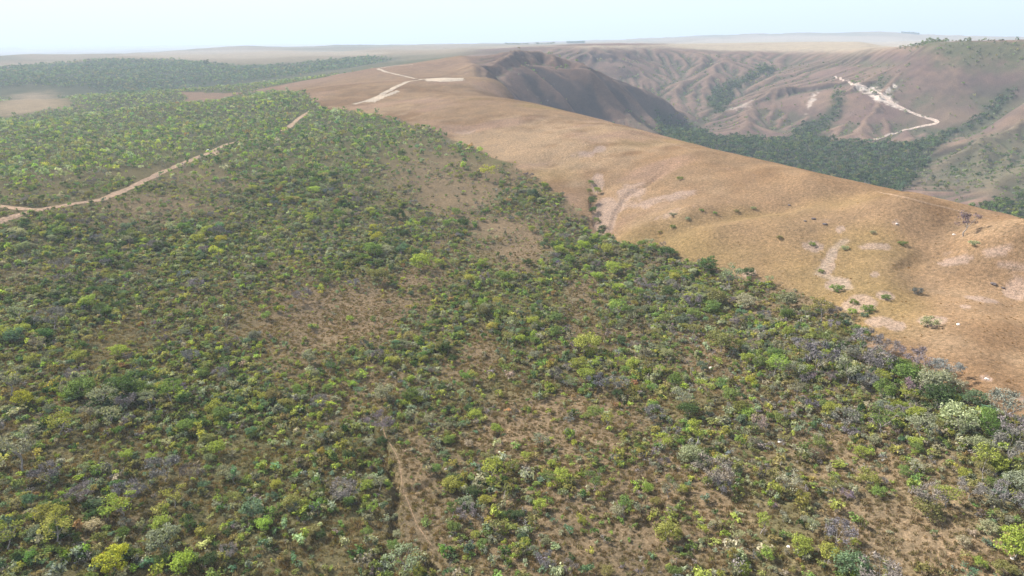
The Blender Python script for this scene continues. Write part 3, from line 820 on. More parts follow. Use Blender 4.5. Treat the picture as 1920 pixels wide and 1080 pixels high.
def leafy(seed, H=3.6, W=3.6, fork=0.32, nl=6, sub=2, extra=10, per=30, leaf=0.17, flat=0.62, bottom=0.32, cl=0.17):
    R = np.random.default_rng(seed)
    wood, tips = branching(R, H, W, fork, nl, sub)
    c = list(tips)
    for k in range(extra):
        a = R.uniform(0, 6.283); e = math.acos(R.uniform(0.05, 1)); rr = R.uniform(0.55, 1.0)
        c.append(np.array([0.5 * W * rr * math.sin(e) * math.cos(a), 0.5 * W * rr * math.sin(e) * math.sin(a), H * (bottom + (0.97 - bottom) * rr * math.cos(e))]))
    crown = Mesh()
    for p in c:
        cr = W * cl * R.uniform(0.65, 1.3)
        n = int(per * R.uniform(0.7, 1.3))
        d = R.normal(size=(n, 3)); d /= np.linalg.norm(d, axis=1)[:, None]
        rad = R.uniform(0.35, 1.0, n) ** 0.6
        q = np.asarray(p) + d * (rad * cr)[:, None] * np.array([1.15, 1.15, flat])
        nrm = d * 0.7 + np.array([0, 0, 0.55]) + R.normal(size=(n, 3)) * 0.45
        crown.leaves(q, nrm, leaf * R.uniform(0.65, 1.35, n), R, 1.15)
    return wood, crown

def bare_tree(seed, H=3.4, W=3.4, fork=0.28, nl=6, depth=3, sliver=1150):
    R = np.random.default_rng(seed)
    wood, tips = branching(R, H, W, fork, nl, 2, trunk_r=0.085)
    crown = Mesh()
    ends = []
    def grow(p, d, L, r, lev):
        e = p + d * L
        crown.limb(p, e, r, r * 0.55, 3)
        if lev == 0: ends.append(e); return
        for _ in range(3 if lev > 1 else 2):
            dd = d + R.normal(size=3) * 0.55 + np.array([0, 0, 0.12]); dd /= np.linalg.norm(dd)
            grow(e, dd, L * R.uniform(0.6, 0.85), r * 0.6, lev - 1)
    for t in tips:
        d = np.array([t[0], t[1], 0.55 * H * 0.4]); d /= np.linalg.norm(d) + 1e-9
        grow(np.asarray(t), d, 0.13 * W, 0.022, 2)
    ends = np.array(ends)
    k = R.integers(0, len(ends), sliver)
    C = ends[k] + R.normal(size=(sliver, 3)) * 0.07 * W * np.array([1, 1, 0.7])
    crown.leaves(C, R.normal(size=(sliver, 3)), np.full(sliver, 0.060) * R.uniform(0.6, 1.5, sliver), R, 3.4)
    return wood, crown

def shrub(seed, H=0.95, W=1.35, n=95, leaf=0.115):
    R = np.random.default_rng(seed)
    wood = Mesh(); crown = Mesh()
    nb = R.integers(4, 7)
    for k in range(nb):
        a = R.uniform(0, 6.283); rad = W * R.uniform(0.12, 0.36)
        e = np.array([math.cos(a) * rad, math.sin(a) * rad, H * R.uniform(0.5, 0.85)])
        wood.limb((0.2 * e[0], 0.2 * e[1], -0.1), e, 0.022, 0.010, 3)
        m = n // nb
        d = R.normal(size=(m, 3)); d /= np.linalg.norm(d, axis=1)[:, None]
        q = e + d * (R.uniform(0.3, 1, m) * W * 0.24)[:, None] * np.array([1.1, 1.1, 0.9])
        q[:, 2] = np.maximum(q[:, 2], 0.04)
        crown.leaves(q, d * 0.6 + np.array([0, 0, 0.6]) + R.normal(size=(m, 3)) * 0.5, leaf * R.uniform(0.6, 1.4, m), R, 1.2)
    return wood, crown

def tuft(seed, H=0.42, W=0.8, n=26):
    R = np.random.default_rng(seed)
    m = Mesh()
    for k in range(n):
        a = R.uniform(0, 6.283); r0 = W * 0.5 * math.sqrt(R.uniform(0, 1)); b = R.uniform(0, 6.283); ln = R.uniform(0.25, 0.7)
        p = np.array([math.cos(a) * r0, math.sin(a) * r0, -0.03]); h = H * R.uniform(0.5, 1.15)
        t = p + np.array([math.cos(b) * ln * h, math.sin(b) * ln * h, h])
        w = np.array([-math.sin(b), math.cos(b), 0]) * 0.035
        o = len(m.v)
        m.v += [p - w, p + w, (p + t) / 2 + w * 0.8 + np.array([0, 0, 0.06]), t, (p + t) / 2 - w * 0.8 + np.array([0, 0, 0.06])]
        m.f.append((o, o + 1, o + 2, o + 3, o + 4))
    return m

def far_tree(seed, H=3.4, W=3.4, n=60, leaf=0.36):
    R = np.random.default_rng(seed)
    wood = Mesh(); wood.limb((0, 0, -0.3), (R.normal() * 0.1, R.normal() * 0.1, H * 0.55), 0.09, 0.05, 4)
    crown = Mesh()
    nb = 7
    for k in range(nb):
        a = R.uniform(0, 6.283); rr = R.uniform(0.1, 0.36) * W
        c = np.array([math.cos(a) * rr, math.sin(a) * rr, H * R.uniform(0.45, 0.85)])
        m = n // nb
        d = R.normal(size=(m, 3)); d /= np.linalg.norm(d, axis=1)[:, None]
        crown.leaves(c + d * (R.uniform(0.4, 1, m) * W * 0.2)[:, None] * np.array([1.1, 1.1, 0.85]), d + np.array([0, 0, 0.5]), leaf * R.uniform(0.6, 1.4, m), R, 1.1)
    return wood, crown

def to_mesh(name, m, mat):
    me = bpy.data.meshes.new(name); me.from_pydata([tuple(map(float, v)) for v in m.v], [], m.f)
    me.materials.append(mat); return me
def joined(name, wood, crown, mat):
    nw = len(wood.v)
    me = bpy.data.meshes.new(name)
    me.from_pydata([tuple(map(float, v)) for v in wood.v + crown.v], [], wood.f + [tuple(i + nw for i in f) for f in crown.f])
    me.materials.append(M_BARK); me.materials.append(mat)
    me.polygons.foreach_set('material_index', [0] * len(wood.f) + [1] * len(crown.f))
    return me

SPEC = {   # form -> list of (wood, crown, crown material), with the crown width they are drawn at
 'dome': ([leafy(100 + i, H=3.3, W=3.6, fork=0.25, nl=6, sub=2, extra=14, per=42, leaf=0.125) for i in range(5)], M_LEAF, 3.9),
 'loose': ([leafy(120 + i, H=3.9, W=3.4, fork=0.38, nl=5, sub=2, extra=5, per=32, leaf=0.11, bottom=0.42, cl=0.15) for i in range(4)], M_LEAF, 3.6),
 'umbrella': ([leafy(140 + i, H=4.2, W=3.8, fork=0.55, nl=7, sub=2, extra=6, per=34, leaf=0.11, flat=0.4, bottom=0.66, cl=0.14) for i in range(3)], M_LEAF, 3.9),
 'tall': ([leafy(160 + i, H=4.6, W=2.4, fork=0.42, nl=5, sub=2, extra=6, per=32, leaf=0.11, bottom=0.4, cl=0.17) for i in range(2)], M_LEAF, 2.6),
 'low': ([leafy(170 + i, H=1.7, W=3.3, fork=0.12, nl=7, sub=2, extra=8, per=30, leaf=0.12, bottom=0.1, cl=0.15) for i in range(2)], M_LEAF, 3.5),
 'bare': ([bare_tree(180 + i) for i in range(5)], M_TWIG, 4.0),
}
PROTO = {k: [(to_mesh('trunk_' + k, w, M_BARK), to_mesh('crown_' + k, c, mt)) for w, c in v] for k, (v, mt, _) in SPEC.items()}
WIDTH = {k: v[2] for k, v in SPEC.items()}

# ------------------------------------------------------------------ colours of the plants (real leaf reflectance)
TINT = {
 'lime': (0.205, 0.250, 0.055), 'green': (0.120, 0.170, 0.052), 'dark green': (0.058, 0.092, 0.036), 'olive-green': (0.165, 0.165, 0.068),
 'grey-green': (0.170, 0.185, 0.125), 'pale green': (0.235, 0.245, 0.165), 'blue-green': (0.100, 0.150, 0.090), 'yellow-green': (0.215, 0.225, 0.060),
 'yellow': (0.26, 0.26, 0.04), 'grey leafless': (0.205, 0.186, 0.190), 'pale leafless': (0.235, 0.21, 0.20), 'russet': (0.20, 0.135, 0.07), 'smoky grey': (0.115, 0.100, 0.108)}
TINT = {k: (1.38 * v[0], 1.33 * v[1], 1.42 * v[2]) if 'leafless' not in k else v for k, v in TINT.items()}
def jitter(c, R, a=0.16, h=0.07):
    c = np.array(c) * (1 + R.normal() * a)
    return np.clip(c * (1 + R.normal(size=3) * h), 0.012, 0.6)

# ------------------------------------------------------------------ trees that can be told apart: picture x, y of the crown, crown width in picture pixels, colour, form
LM = """220 1045 46 Y d;308 978 30 L d;313 1008 48 E d;112 995 42 V l;95 963 38 V d;20 1010 38 V l;240 852 20 L d;45 855 56 E l;90 895 30 B b;155 925 28 B b;245 925 32 B b;310 882 40 B b;360 888 26 P b;425 882 24 E d;
442 893 24 E l;405 840 26 L d;230 950 40 L l;330 935 32 V l;305 1048 22 G d;350 1050 36 L d;395 1045 26 D d;430 1035 22 P l;652 850 18 D d;688 908 22 L d;712 905 28 E l;645 918 36 B b;602 1000 16 D d;690 1012 20 G t;738 1020 22 G d;
760 1052 58 E l;785 1070 22 V d;815 876 20 G d;850 895 28 D d;922 880 40 L l;865 910 18 Y d;845 965 18 G t;850 987 22 G d;910 935 22 V d;876 958 26 B b;745 1000 16 A d;890 1000 16 V d;842 822 20 G d;880 830 16 A d;
1030 895 26 G u;1112 900 36 G l;1052 890 28 L d;1215 912 20 L d;1255 918 30 E l;1280 915 18 V d;1335 880 48 B b;1298 826 28 L t;1293 846 36 E d;1240 828 30 L l;1172 960 22 G t;1155 955 22 A d;1091 975 16 L d;1255 995 40 V d;1382 1003 26 A l;1425 990 20 L t;
1370 1050 16 V t;1392 1066 20 L d;1140 1066 24 O d;1022 1050 26 B b;1068 1065 22 P b;1090 928 14 A d;985 852 18 L d;1035 866 16 L d;1352 912 26 B b;1265 1068 22 G d;1535 828 22 G d;1614 845 22 L d;1500 1020 30 L d;1570 1002 38 B b;1552 1035 34 V d;
1600 1055 50 U d;1642 1075 48 P b;1478 905 38 A l;1716 828 20 L d;1848 860 36 L d;1838 834 36 E d;1895 846 44 B b;1872 872 26 L d;1908 900 38 E d;1860 905 20 G d;1885 932 32 B b;1903 1018 46 L d;1805 1013 18 A d;1852 988 24 A d;1735 934 34 P b;1735 951 36 O d;
1775 935 32 V l;1627 896 30 V d;1693 882 18 G d;1645 921 20 G d;1523 985 22 E l;1815 920 28 P b;1882 1066 28 O d;1835 1055 18 L d;155 725 40 G d;236 724 44 D d;264 730 30 G d;200 746 40 E l;240 755 26 B b;278 754 26 E u;325 742 36 G u;72 648 20 P u;
60 675 18 V d;45 750 25 Y d;12 625 26 L d;118 797 36 L l;226 655 24 L d;150 667 22 V d;25 722 40 E l;170 563 22 L d;200 582 18 G d;100 600 30 B b;435 580 20 G d;360 670 22 B b;210 785 36 A l;40 592 26 E l;350 797 28 G d;140 702 20 B b;
657 597 13 L d;570 553 24 B l;735 625 13 L d;700 606 12 G t;500 590 16 G d;622 690 19 D u;740 675 20 V d;720 733 34 E d;770 738 26 G d;790 746 18 L d;893 773 24 L d;865 746 14 A t;600 755 24 B b;712 790 34 B b;580 668 24 E d;905 565 18 L d;932 562 16 V d;
930 802 20 L d;805 782 18 A d;1100 640 42 V d;1150 568 20 L d;1158 580 34 G l;1100 696 34 L d;1085 680 28 L d;1000 600 20 L d;975 633 18 L d;1002 636 16 G d;1040 594 22 G d;1290 557 22 L d;1350 636 46 O d;1370 738 30 G d;1280 745 38 E l;1290 766 32 D d;
1325 726 32 L l;1315 685 18 U d;1235 690 18 L d;1165 636 16 D d;1138 790 26 V l;1158 736 20 D d;1157 718 30 B b;1120 715 28 B b;1032 678 14 R d;1038 698 18 A d;1405 711 18 Y d;1185 681 22 L d;1112 770 26 G d;1396 562 30 A d;1300 585 24 G d;1400 670 22 L d;
1225 776 30 B b;1340 556 36 O d;1250 546 22 D d;1680 684 34 G d;1692 702 38 G d;1535 676 46 B b;1640 682 40 B b;1588 698 44 E l;1750 740 48 D d;1745 712 46 E d;1770 694 34 B b;1710 673 36 B b;1788 748 20 L d;1828 744 30 U d;1793 722 22 A d;1560 766 28 L d;
1650 790 46 G l;1583 786 32 B b;1855 797 34 G d;1790 782 46 A d;1720 803 42 A l;1533 588 36 O u;1470 561 30 E d;1456 694 36 L u;1450 664 26 G d;1478 690 26 E l;1620 642 36 B b;1547 641 30 G l;1661 656 28 B b;1615 621 24 G d;1713 767 16 P b;1700 762 14 L d;
1681 758 18 L d;1488 736 28 E u;1890 766 46 B b;1505 692 24 L d;1565 626 26 O d;1897 802 32 B b;1722 712 16 L d;790 487 36 L d;713 513 36 O d;700 466 30 G d;726 468 22 A d;706 448 26 Y l;745 398 24 D d;775 425 26 L l;700 424 14 Y d;796 413 15 G d;837 418 15 G d;
868 416 20 D d;914 325 26 Y l;855 396 16 G d;905 490 18 L d;945 515 28 G d;880 520 20 V d;852 460 13 G d;755 288 16 D d;823 490 20 L d;490 492 18 G d;590 355 20 L d;998 427 14 L d;1050 468 22 L d;1095 460 24 L d;1205 455 18 G d;1250 471 28 D d;1148 500 26 L d;
1120 516 22 L d;1325 495 30 D d;1402 508 20 D d;1200 496 13 U d;1160 536 22 L d;1370 521 36 E l;1110 375 15 D d;1108 341 11 G d;1128 426 13 D d;1120 356 13 L d;370 536 20 B b;118 500 22 P b;415 448 18 Y d;375 447 22 L d;410 490 20 L t;390 432 18 L d;
1807 426 30 N l;1718 540 18 N s;1275 331 11 G s;1315 392 9 G s;1522 455 11 G s;1540 505 11 G s;1568 534 20 G s;1662 553 15 G s;1600 562 15 G s;1625 573 22 G s;1598 579 15 L s;1621 586 13 U s;1745 597 26 A s;1826 453 14 A s;1692 452 12 G s;1637 433 10 A s;1462 442 11 O s;1583 461 12 A s;1655 730 30 G d;1622 715 26 B b;1510 655 24 B b;1112 392 14 D d;1119 412 12 G d;1126 434 13 D d;1105 357 10 O d;1132 446 14 G d;1238 432 9 O s;1262 421 11 G s;1290 407 9 E s;1262 399 12 E s;1340 397 8 G s;1380 393 9 O s;1413 387 9 E s"""
CODE = {'Y': 'yellow', 'L': 'lime', 'E': 'grey-green', 'V': 'yellow-green', 'G': 'green', 'D': 'dark green', 'B': 'grey leafless', 'P': 'pale leafless', 'A': 'pale green', 'O': 'olive-green', 'U': 'blue-green', 'R': 'russet', 'N': 'smoky grey'}
FORM = {'d': 'dome', 'l': 'loose', 'u': 'umbrella', 't': 'tall', 'b': 'bare', 's': 'low'}
TREES = []   # x, y, scale, colour, form, px, py
_rows = [r.split() for r in LM.replace('\n', '').split(';') if r.strip()]
_lp = np.array([(float(r[0]), float(r[1]) + 0.55 * float(r[2]), float(r[2])) for r in _rows])
_lw = hit(_lp[:, 0], _lp[:, 1])
for r, p, w in zip(_rows, _lw, _lp):
    form = FORM[r[4]]; col = CODE[r[3]]
    if form == 'bare' and 'leafless' not in col: col = 'grey leafless'
    if form != 'bare' and 'leafless' in col and form != 'umbrella': form = 'bare'
    d = math.sqrt(p[0] ** 2 + p[1] ** 2 + (CAM_Z - float(gz(p[0], p[1]))) ** 2)
    cw = 1.12 * w[2] * d / F
    TREES.append([p[0], p[1], cw / WIDTH[form], col, form, float(r[0]), float(r[1])])
LM_N = len(TREES)

# ------------------------------------------------------------------ where scrub grows
ROADS = [(Q_ROAD, 3.4), (Q_UPPER, 3.6), (Q_FORK, 3.0), (Q_RIDGE, 5.0), (Q_BACK, 4.0)]
def scatter(r0, r1, dens, azlim=radians(45)):
    n = int(azlim * (r1 * r1 - r0 * r0) * dens)
    r = np.sqrt(rng.uniform(r0 * r0, r1 * r1, n)); a = rng.uniform(-azlim, azlim, n)
    return r * np.sin(a), r * np.cos(a)
def free_of_roads(x, y, extra=0.0):
    ok = np.ones(x.shape, bool)
    for Q, w in ROADS:
        d, _ = poly_dist(x, y, [tuple(q) for q in Q[::4]] + [tuple(Q[-1])])
        ok &= d > w + extra
    return ok
PATH_Q = [tuple(p) for p in line([(712,770),(722,818),(748,862),(752,890),(756,920),(782,985),(815,1030)], 20)]
def scrub_density(x, y):
    """0..about 1.6, how thick the scrub stands here"""
    r = np.hypot(x, y)
    gm = bil(GMASK, x, y); cn = bil(CANYON, x, y)
    n = fbm(x / 11, y / 11, 201, 3); n2 = fbm(x / 38, y / 38, 211, 3)
    d = 0.52 + 0.75 * n + 0.70 * n2
    d = d + 0.75 * wfield(x, y, W_DENSE)
    left = sstep(0.05, -0.35, np.arctan2(x, y))
    d = d + 0.22 * left + 0.35 * sstep(330, 520, r) * left
    d = d * (1 - 0.97 * wfield(x, y, W_CLEAR))
    pd, _ = poly_dist(x, y, PATH_Q)
    d = d * sstep(0.3, 3.0, pd)
    return np.clip(d, 0, 1.8) * (1 - sstep(0.35, 0.6, gm)) * (1 - cn)

def pick_colours(x, y, R, kind='tree'):
    """a colour name for each plant: neighbours tend to be of one sort"""
    px, py, _ = project(x, y, gz(x, y))
    s = fbm(x / 17, y / 17, 301, 2) + R.normal(size=x.shape) * 0.45
    s2 = fbm(x / 26 + 9, y / 26, 311, 2) + R.normal(size=x.shape) * 0.4
    right = sstep(800, 1500, px); up = sstep(700, 350, py); left = 1 - right
    out = np.empty(x.shape, object)
    u = R.uniform(size=x.shape)
    keys = ['lime', 'green', 'dark green', 'olive-green', 'grey-green', 'pale green', 'yellow-green', 'grey leafless', 'pale leafless', 'blue-green', 'russet']
    W = np.stack([0.8 + 0.9 * np.clip(s, -0.6, 1) + 0 * px,
                  0.95 + 0.8 * np.clip(s, -1, 1) + 0.5 * left + 0.3 * up,
                  0.55 * left + 0.5 * up * left + 0.15,
                  1.35 + 0.5 * np.clip(s2, -1, 1),
                  1.45 + 0.9 * np.clip(-s, -1, 1) + 0.5 * up + 0.25 * right,
                  0.40 + 0.5 * right + 0.3 * np.clip(-s2, -1, 1),
                  0.55 + 0.4 * np.clip(s2, -1, 1) - 0.35 * up,
                  0.5 + 0.8 * np.clip(-s2, -0.4, 1) + 0.5 * right + 0.4 * up,
                  0.12 + 0.2 * right, 0.25 + 0.2 * left, 0.06 + 0 * px], 0)
    dn = wfield(x, y, W_DENSE)
    W[2] += 1.3 * dn * left; W[9] += 0.5 * dn * left; W[0] += 0.5 * dn * right
    W = np.maximum(W, 0.02)
    if kind == 'shrub': W[7] *= 0.55; W[2] *= 0.6; W[3] *= 1.3; W[6] *= 1.2
    W = np.cumsum(W / W.sum(0), 0)
    i = (u[None] > W).sum(0).clip(0, len(keys) - 1)
    return np.array(keys, object)[i], keys

# background trees of the scrub
tx, ty = scatter(80, 420, 0.075)
keep = (rng.uniform(size=tx.shape) < scrub_density(tx, ty) * 0.62) & free_of_roads(tx, ty, 0.3)
tx, ty = tx[keep], ty[keep]
lx = np.array([t[0] for t in TREES]); ly = np.array([t[1] for t in TREES]); ls = np.array([t[2] * 1.3 for t in TREES])
far_enough = np.ones(tx.shape, bool)
for a, b, s in zip(lx, ly, ls): far_enough &= (tx - a) ** 2 + (ty - b) ** 2 > (s + 0.5) ** 2
tx, ty = tx[far_enough], ty[far_enough]
tcol, _ = pick_colours(tx, ty, rng)
tsize = np.clip(rng.lognormal(-0.62, 0.36, tx.shape), 0.28, 1.15)
tsize *= 0.85 + 0.5 * np.clip(wfield(tx, ty, W_DENSE), 0, 1)
tform = np.array(['bare' if 'leafless' in c else ('loose' if c in ('grey-green', 'pale green', 'olive-green') and rng.uniform() < 0.6 else ('dome' if rng.uniform() < 0.72 else ('loose' if rng.uniform() < 0.6 else ('tall' if rng.uniform() < 0.5 else 'umbrella')))) for c in tcol], object)
tpx, tpy, tdep = project(tx, ty, gz(tx, ty))
app = tsize / tdep
app[(tpx < 10) | (tpx > 1910) | (tpy < 60) | (tpy > 1075)] = 0
INDIV = max(0, 300 - LM_N)
chosen = set(np.argsort(-app)[:INDIV].tolist())
for i in sorted(chosen):
    TREES.append([tx[i], ty[i], tsize[i], tcol[i], tform[i], float(tpx[i]), float(tpy[i]) - 1.6 * tsize[i] * F / tdep[i]])
rest = np.array([i not in chosen for i in range(len(tx))])

# ------------------------------------------------------------------ words for each tree
RING_AT = [(p[0], p[1]) for p in W_RINGS[:12]]
EDGE_W = line(GRASS_EDGE, 20)
def place_of(x, y, px, py):
    X = np.array([x]); Y = np.array([y])
    sg = float(signed(X, Y, Z_GRASS)[0])
    if sg > 2.5:
        if min(math.hypot(x - a, y - b) for a, b in RING_AT) < 7: return 'in the bare sandy rings on the grassy hill'
        if px < 1200: return 'in the gully below the grassy ridge'
        return 'alone on the open grassy hillside'
    if math.hypot(px - 1118, (py - 385) * 0.4) < 28: return 'in the gully below the grassy ridge'
    if sg > -9 and px > 1130: return 'along the ' + ('upper' if px < 1450 else 'lower') + ' edge of the grassy hillside'
    if float(poly_dist(X, Y, PATH_Q)[0][0]) < 7: return 'beside the thin footpath'
    if float(poly_dist(X, Y, [tuple(q) for q in Q_ROAD[::4]])[0][0]) < 12: return 'beside the dirt road'
    if 450 < px < 760 and 540 < py < 720: return 'in the brown clearing left of centre'
    if 120 < px < 380 and 690 < py < 790: return 'in the dark thicket at mid left'
    if 1560 < px < 1850 and 960 < py: return 'around the bare clearing at bottom right'
    row = 'bottom' if py > 940 else 'lower' if py > 800 else 'middle' if py > 640 else 'upper' if py > 480 else 'topmost'
    colm = 'far left' if px < 240 else 'left' if px < 520 else 'centre-left' if px < 800 else 'centre' if px < 1080 else 'centre-right' if px < 1360 else 'right' if px < 1640 else 'far right'
    return 'in the %s scrub, %s' % (row, colm)
COLOUR_WORD = {'lime': 'bright lime-green', 'grey leafless': 'grey leafless', 'pale leafless': 'pale leafless', 'green': 'fresh green', 'pale green': 'pale silvery-green', 'yellow': 'bright yellow', 'russet': 'russet-brown'}
FORM_WORD = {'dome': 'dome-shaped', 'loose': 'loose-crowned', 'umbrella': 'flat-topped', 'tall': 'slender', 'low': 'low', 'bare': 'twiggy'}
ORD = ['leftmost', 'second from left', 'third from left', 'fourth from left', 'fifth from left', 'sixth from left', 'seventh from left', 'eighth from left', 'ninth from left', 'tenth from left']
info = []
for i, t in enumerate(TREES):
    small = t[2] * WIDTH[t[4]] < 1.9
    kindw = 'leafless_tree' if t[4] == 'bare' or 'leafless' in t[3] else ('bush' if small or t[4] == 'low' else 'savanna_tree')
    info.append([kindw, '%s %s %s' % (COLOUR_WORD.get(t[3], t[3]), FORM_WORD[t[4]], 'bush' if kindw == 'bush' else 'tree'), place_of(t[0], t[1], t[5], t[6])])
sets = {}
for i, (k, d, p) in enumerate(info): sets.setdefault((d, p), []).append(i)
LABELS = [None] * len(TREES)
for (d, p), ids in sets.items():
    ids.sort(key=lambda i: TREES[i][5])
    for n, i in enumerate(ids):
        LABELS[i] = '%s %s' % (d, p) if len(ids) == 1 else '%s %s, %s' % (d, p, ORD[min(n, 9)])

R_T = np.random.default_rng(77)
def plant(name, form, x, y, s, colour, label, cat, group):
    v = int(R_T.integers(0, len(PROTO[form])))
    tm, cm = PROTO[form][v]
    root = bpy.data.objects.new(name, None); COL.objects.link(root)
    root.empty_display_size = 0.3
    root.location = (x, y, float(gz(x, y)) - 0.05)
    k = s * R_T.uniform(0.9, 1.1)
    root.rotation_euler = (0, 0, R_T.uniform(0, 6.283)); root.scale = (s * R_T.uniform(0.93, 1.07), s * R_T.uniform(0.93, 1.07), k)
    tr = bpy.data.objects.new('trunk', tm); COL.objects.link(tr); tr.parent = root
    cr = bpy.data.objects.new('crown', cm); COL.objects.link(cr); cr.parent = root
    c = jitter(TINT[colour], R_T, 0.10, 0.05)
    cr['tint'] = [float(c[0]), float(c[1]), float(c[2])]
    tag(root, label, cat, group)
    return root
for t, inf, lab in zip(TREES, info, LABELS):
    nm, cat, grp = {'leafless_tree': ('leafless_tree', 'tree', 'leafless trees of the scrub'), 'bush': ('bush', 'bush', 'bushes of the scrub'), 'savanna_tree': ('savanna_tree', 'tree', 'leafy trees of the scrub')}[inf[0]]
    plant(nm, t[4], t[0], t[1], t[2], t[3], lab, cat, grp)

# ------------------------------------------------------------------ masses nobody could count: one object each, planted by geometry nodes
def stuff_object(name, label, cat, pts, protos, tints, scales, which, rots):
    me = bpy.data.meshes.new(name)
    me.vertices.add(len(pts)); me.vertices.foreach_set('co', np.asarray(pts, np.float32).ravel())
    def attr(nm, tp, key, arr):
        a = me.attributes.new(nm, tp, 'POINT'); a.data.foreach_set(key, np.ascontiguousarray(arr).ravel())
    attr('which', 'INT', 'value', np.asarray(which, np.int32))
    attr('size', 'FLOAT_VECTOR', 'vector', np.asarray(scales, np.float32))
    attr('turn', 'FLOAT_VECTOR', 'vector', np.asarray(rots, np.float32))
    attr('tint', 'FLOAT_COLOR', 'color', np.c_[np.asarray(tints, np.float32), np.ones(len(pts), np.float32)].astype(np.float32))
    o = bpy.data.objects.new(name, me); COL.objects.link(o)
    ng = bpy.data.node_groups.new(name, 'GeometryNodeTree')
    ng.interface.new_socket('Geometry', in_out='INPUT', socket_type='NodeSocketGeometry')
    ng.interface.new_socket('Geometry', in_out='OUTPUT', socket_type='NodeSocketGeometry')
    gi = ng.nodes.new('NodeGroupInput'); go = ng.nodes.new('NodeGroupOutput')
    m2p = ng.nodes.new('GeometryNodeMeshToPoints'); ng.links.new(gi.outputs[0], m2p.inputs['Mesh'])
    def named(nm, tp):
        n = ng.nodes.new('GeometryNodeInputNamedAttribute'); n.data_type = tp; n.inputs['Name'].default_value = nm
        return n.outputs['Attribute']
    wh = named('which', 'INT'); sz = named('size', 'FLOAT_VECTOR'); tn = named('turn', 'FLOAT_VECTOR')
    e2r = ng.nodes.new('FunctionNodeEulerToRotation'); ng.links.new(tn, e2r.inputs[0])
    join = ng.nodes.new('GeometryNodeJoinGeometry')
    for i, p in enumerate(protos):
        oi = ng.nodes.new('GeometryNodeObjectInfo'); oi.inputs['Object'].default_value = p
        oi.inputs['As Instance'].default_value = True
        cmp_ = ng.nodes.new('FunctionNodeCompare'); cmp_.data_type = 'INT'; cmp_.operation = 'EQUAL'
        ng.links.new(wh, cmp_.inputs[2]); cmp_.inputs[3].default_value = i
        iop = ng.nodes.new('GeometryNodeInstanceOnPoints')
        ng.links.new(m2p.outputs[0], iop.inputs['Points']); ng.links.new(cmp_.outputs[0], iop.inputs['Selection'])
        ng.links.new(oi.outputs['Geometry'], iop.inputs['Instance']); ng.links.new(e2r.outputs[0], iop.inputs['Rotation']); ng.links.new(sz, iop.inputs['Scale'])
        ng.links.new(iop.outputs[0], join.inputs[0])
    ng.links.new(join.outputs[0], go.inputs[0])
    md = o.modifiers.new('planting', 'NODES'); md.node_group = ng
    tag(o, label, cat, kind='stuff')
    return o
def proto_obj(name, me): return bpy.data.objects.new(name, me)   # never linked to the scene: only a shape for planting
def tint_array(names, R, a=0.16, h=0.07):
    T = np.array([TINT[c] for c in names]) * (1 + R.normal(size=(len(names), 1)) * a)
    return np.clip(T * (1 + R.normal(size=T.shape) * h), 0.012, 0.6)
def turns(n, R, tilt=0.08): return np.c_[R.normal(size=n) * tilt, R.normal(size=n) * tilt, R.uniform(0, 6.283, n)]
def sizes(s, R, v=0.15):
    n = len(s); return np.c_[s * (1 + R.normal(size=n) * v * 0.6), s * (1 + R.normal(size=n) * v * 0.6), s * (1 + R.normal(size=n) * v)].clip(0.05, 40)

FORMS = ['dome', 'loose', 'umbrella', 'tall', 'low', 'bare']
P_TREE = []; FIRST = {}
for f in FORMS:
    FIRST[f] = (len(P_TREE), len(SPEC[f][0]))
    for w, c in SPEC[f][0]: P_TREE.append(proto_obj('plant_shape', joined('plant_' + f, w, c, SPEC[f][1])))
P_SHRUB = [proto_obj('shrub_shape', joined('shrub', *shrub(400 + i), M_LEAF)) for i in range(6)]
P_DRY = [proto_obj('twig_shape', joined('dry_shrub', *shrub(420 + i, n=70, leaf=0.07), M_TWIG)) for i in range(2)]
P_TUFT = [proto_obj('tuft_shape', to_mesh('tuft', tuft(440 + i), M_BLADE)) for i in range(4)]
P_FAR = [proto_obj('far_shape', joined('far_tree', *far_tree(460 + i), M_LEAF)) for i in range(6)]
P_FARBARE = [proto_obj('far_shape', joined('far_bare', *far_tree(470 + i, n=40, leaf=0.2), M_TWIG)) for i in range(2)]

R_S = np.random.default_rng(99)
xs, ys = tx[rest], ty[rest]; cols = tcol[rest]; frm = tform[rest]; sz_ = tsize[rest]
wh = np.array([FIRST[f][0] + int(R_S.integers(0, FIRST[f][1])) for f in frm])
stuff_object('savanna_trees', 'countless smaller trees scattered through the savanna scrub', 'scrub', np.c_[xs, ys, gz(xs, ys) - 0.05], P_TREE, tint_array(cols, R_S), sizes(sz_, R_S), wh, turns(len(xs), R_S))

# shrubs, near and middle distance
sx, sy = scatter(78, 430, 1.5)
keep = (R_S.uniform(size=sx.shape) < scrub_density(sx, sy) * 0.62 * sstep(520, 180, np.hypot(sx, sy))) & free_of_roads(sx, sy)
sx, sy = sx[keep], sy[keep]
sc, _ = pick_colours(sx, sy, R_S, 'shrub')
ss = np.clip(R_S.lognormal(-0.16, 0.45, sx.shape), 0.25, 2.1)
wh = np.where(['leafless' in c for c in sc], 6 + R_S.integers(0, 2, sx.shape), R_S.integers(0, 6, sx.shape))
stuff_object('shrubs', 'low mixed shrubs covering the savanna floor between the trees', 'scrub', np.c_[sx, sy, gz(sx, sy)], P_SHRUB + P_DRY, tint_array(sc, R_S, 0.2), sizes(ss, R_S, 0.25), wh, turns(len(sx), R_S, 0.15))

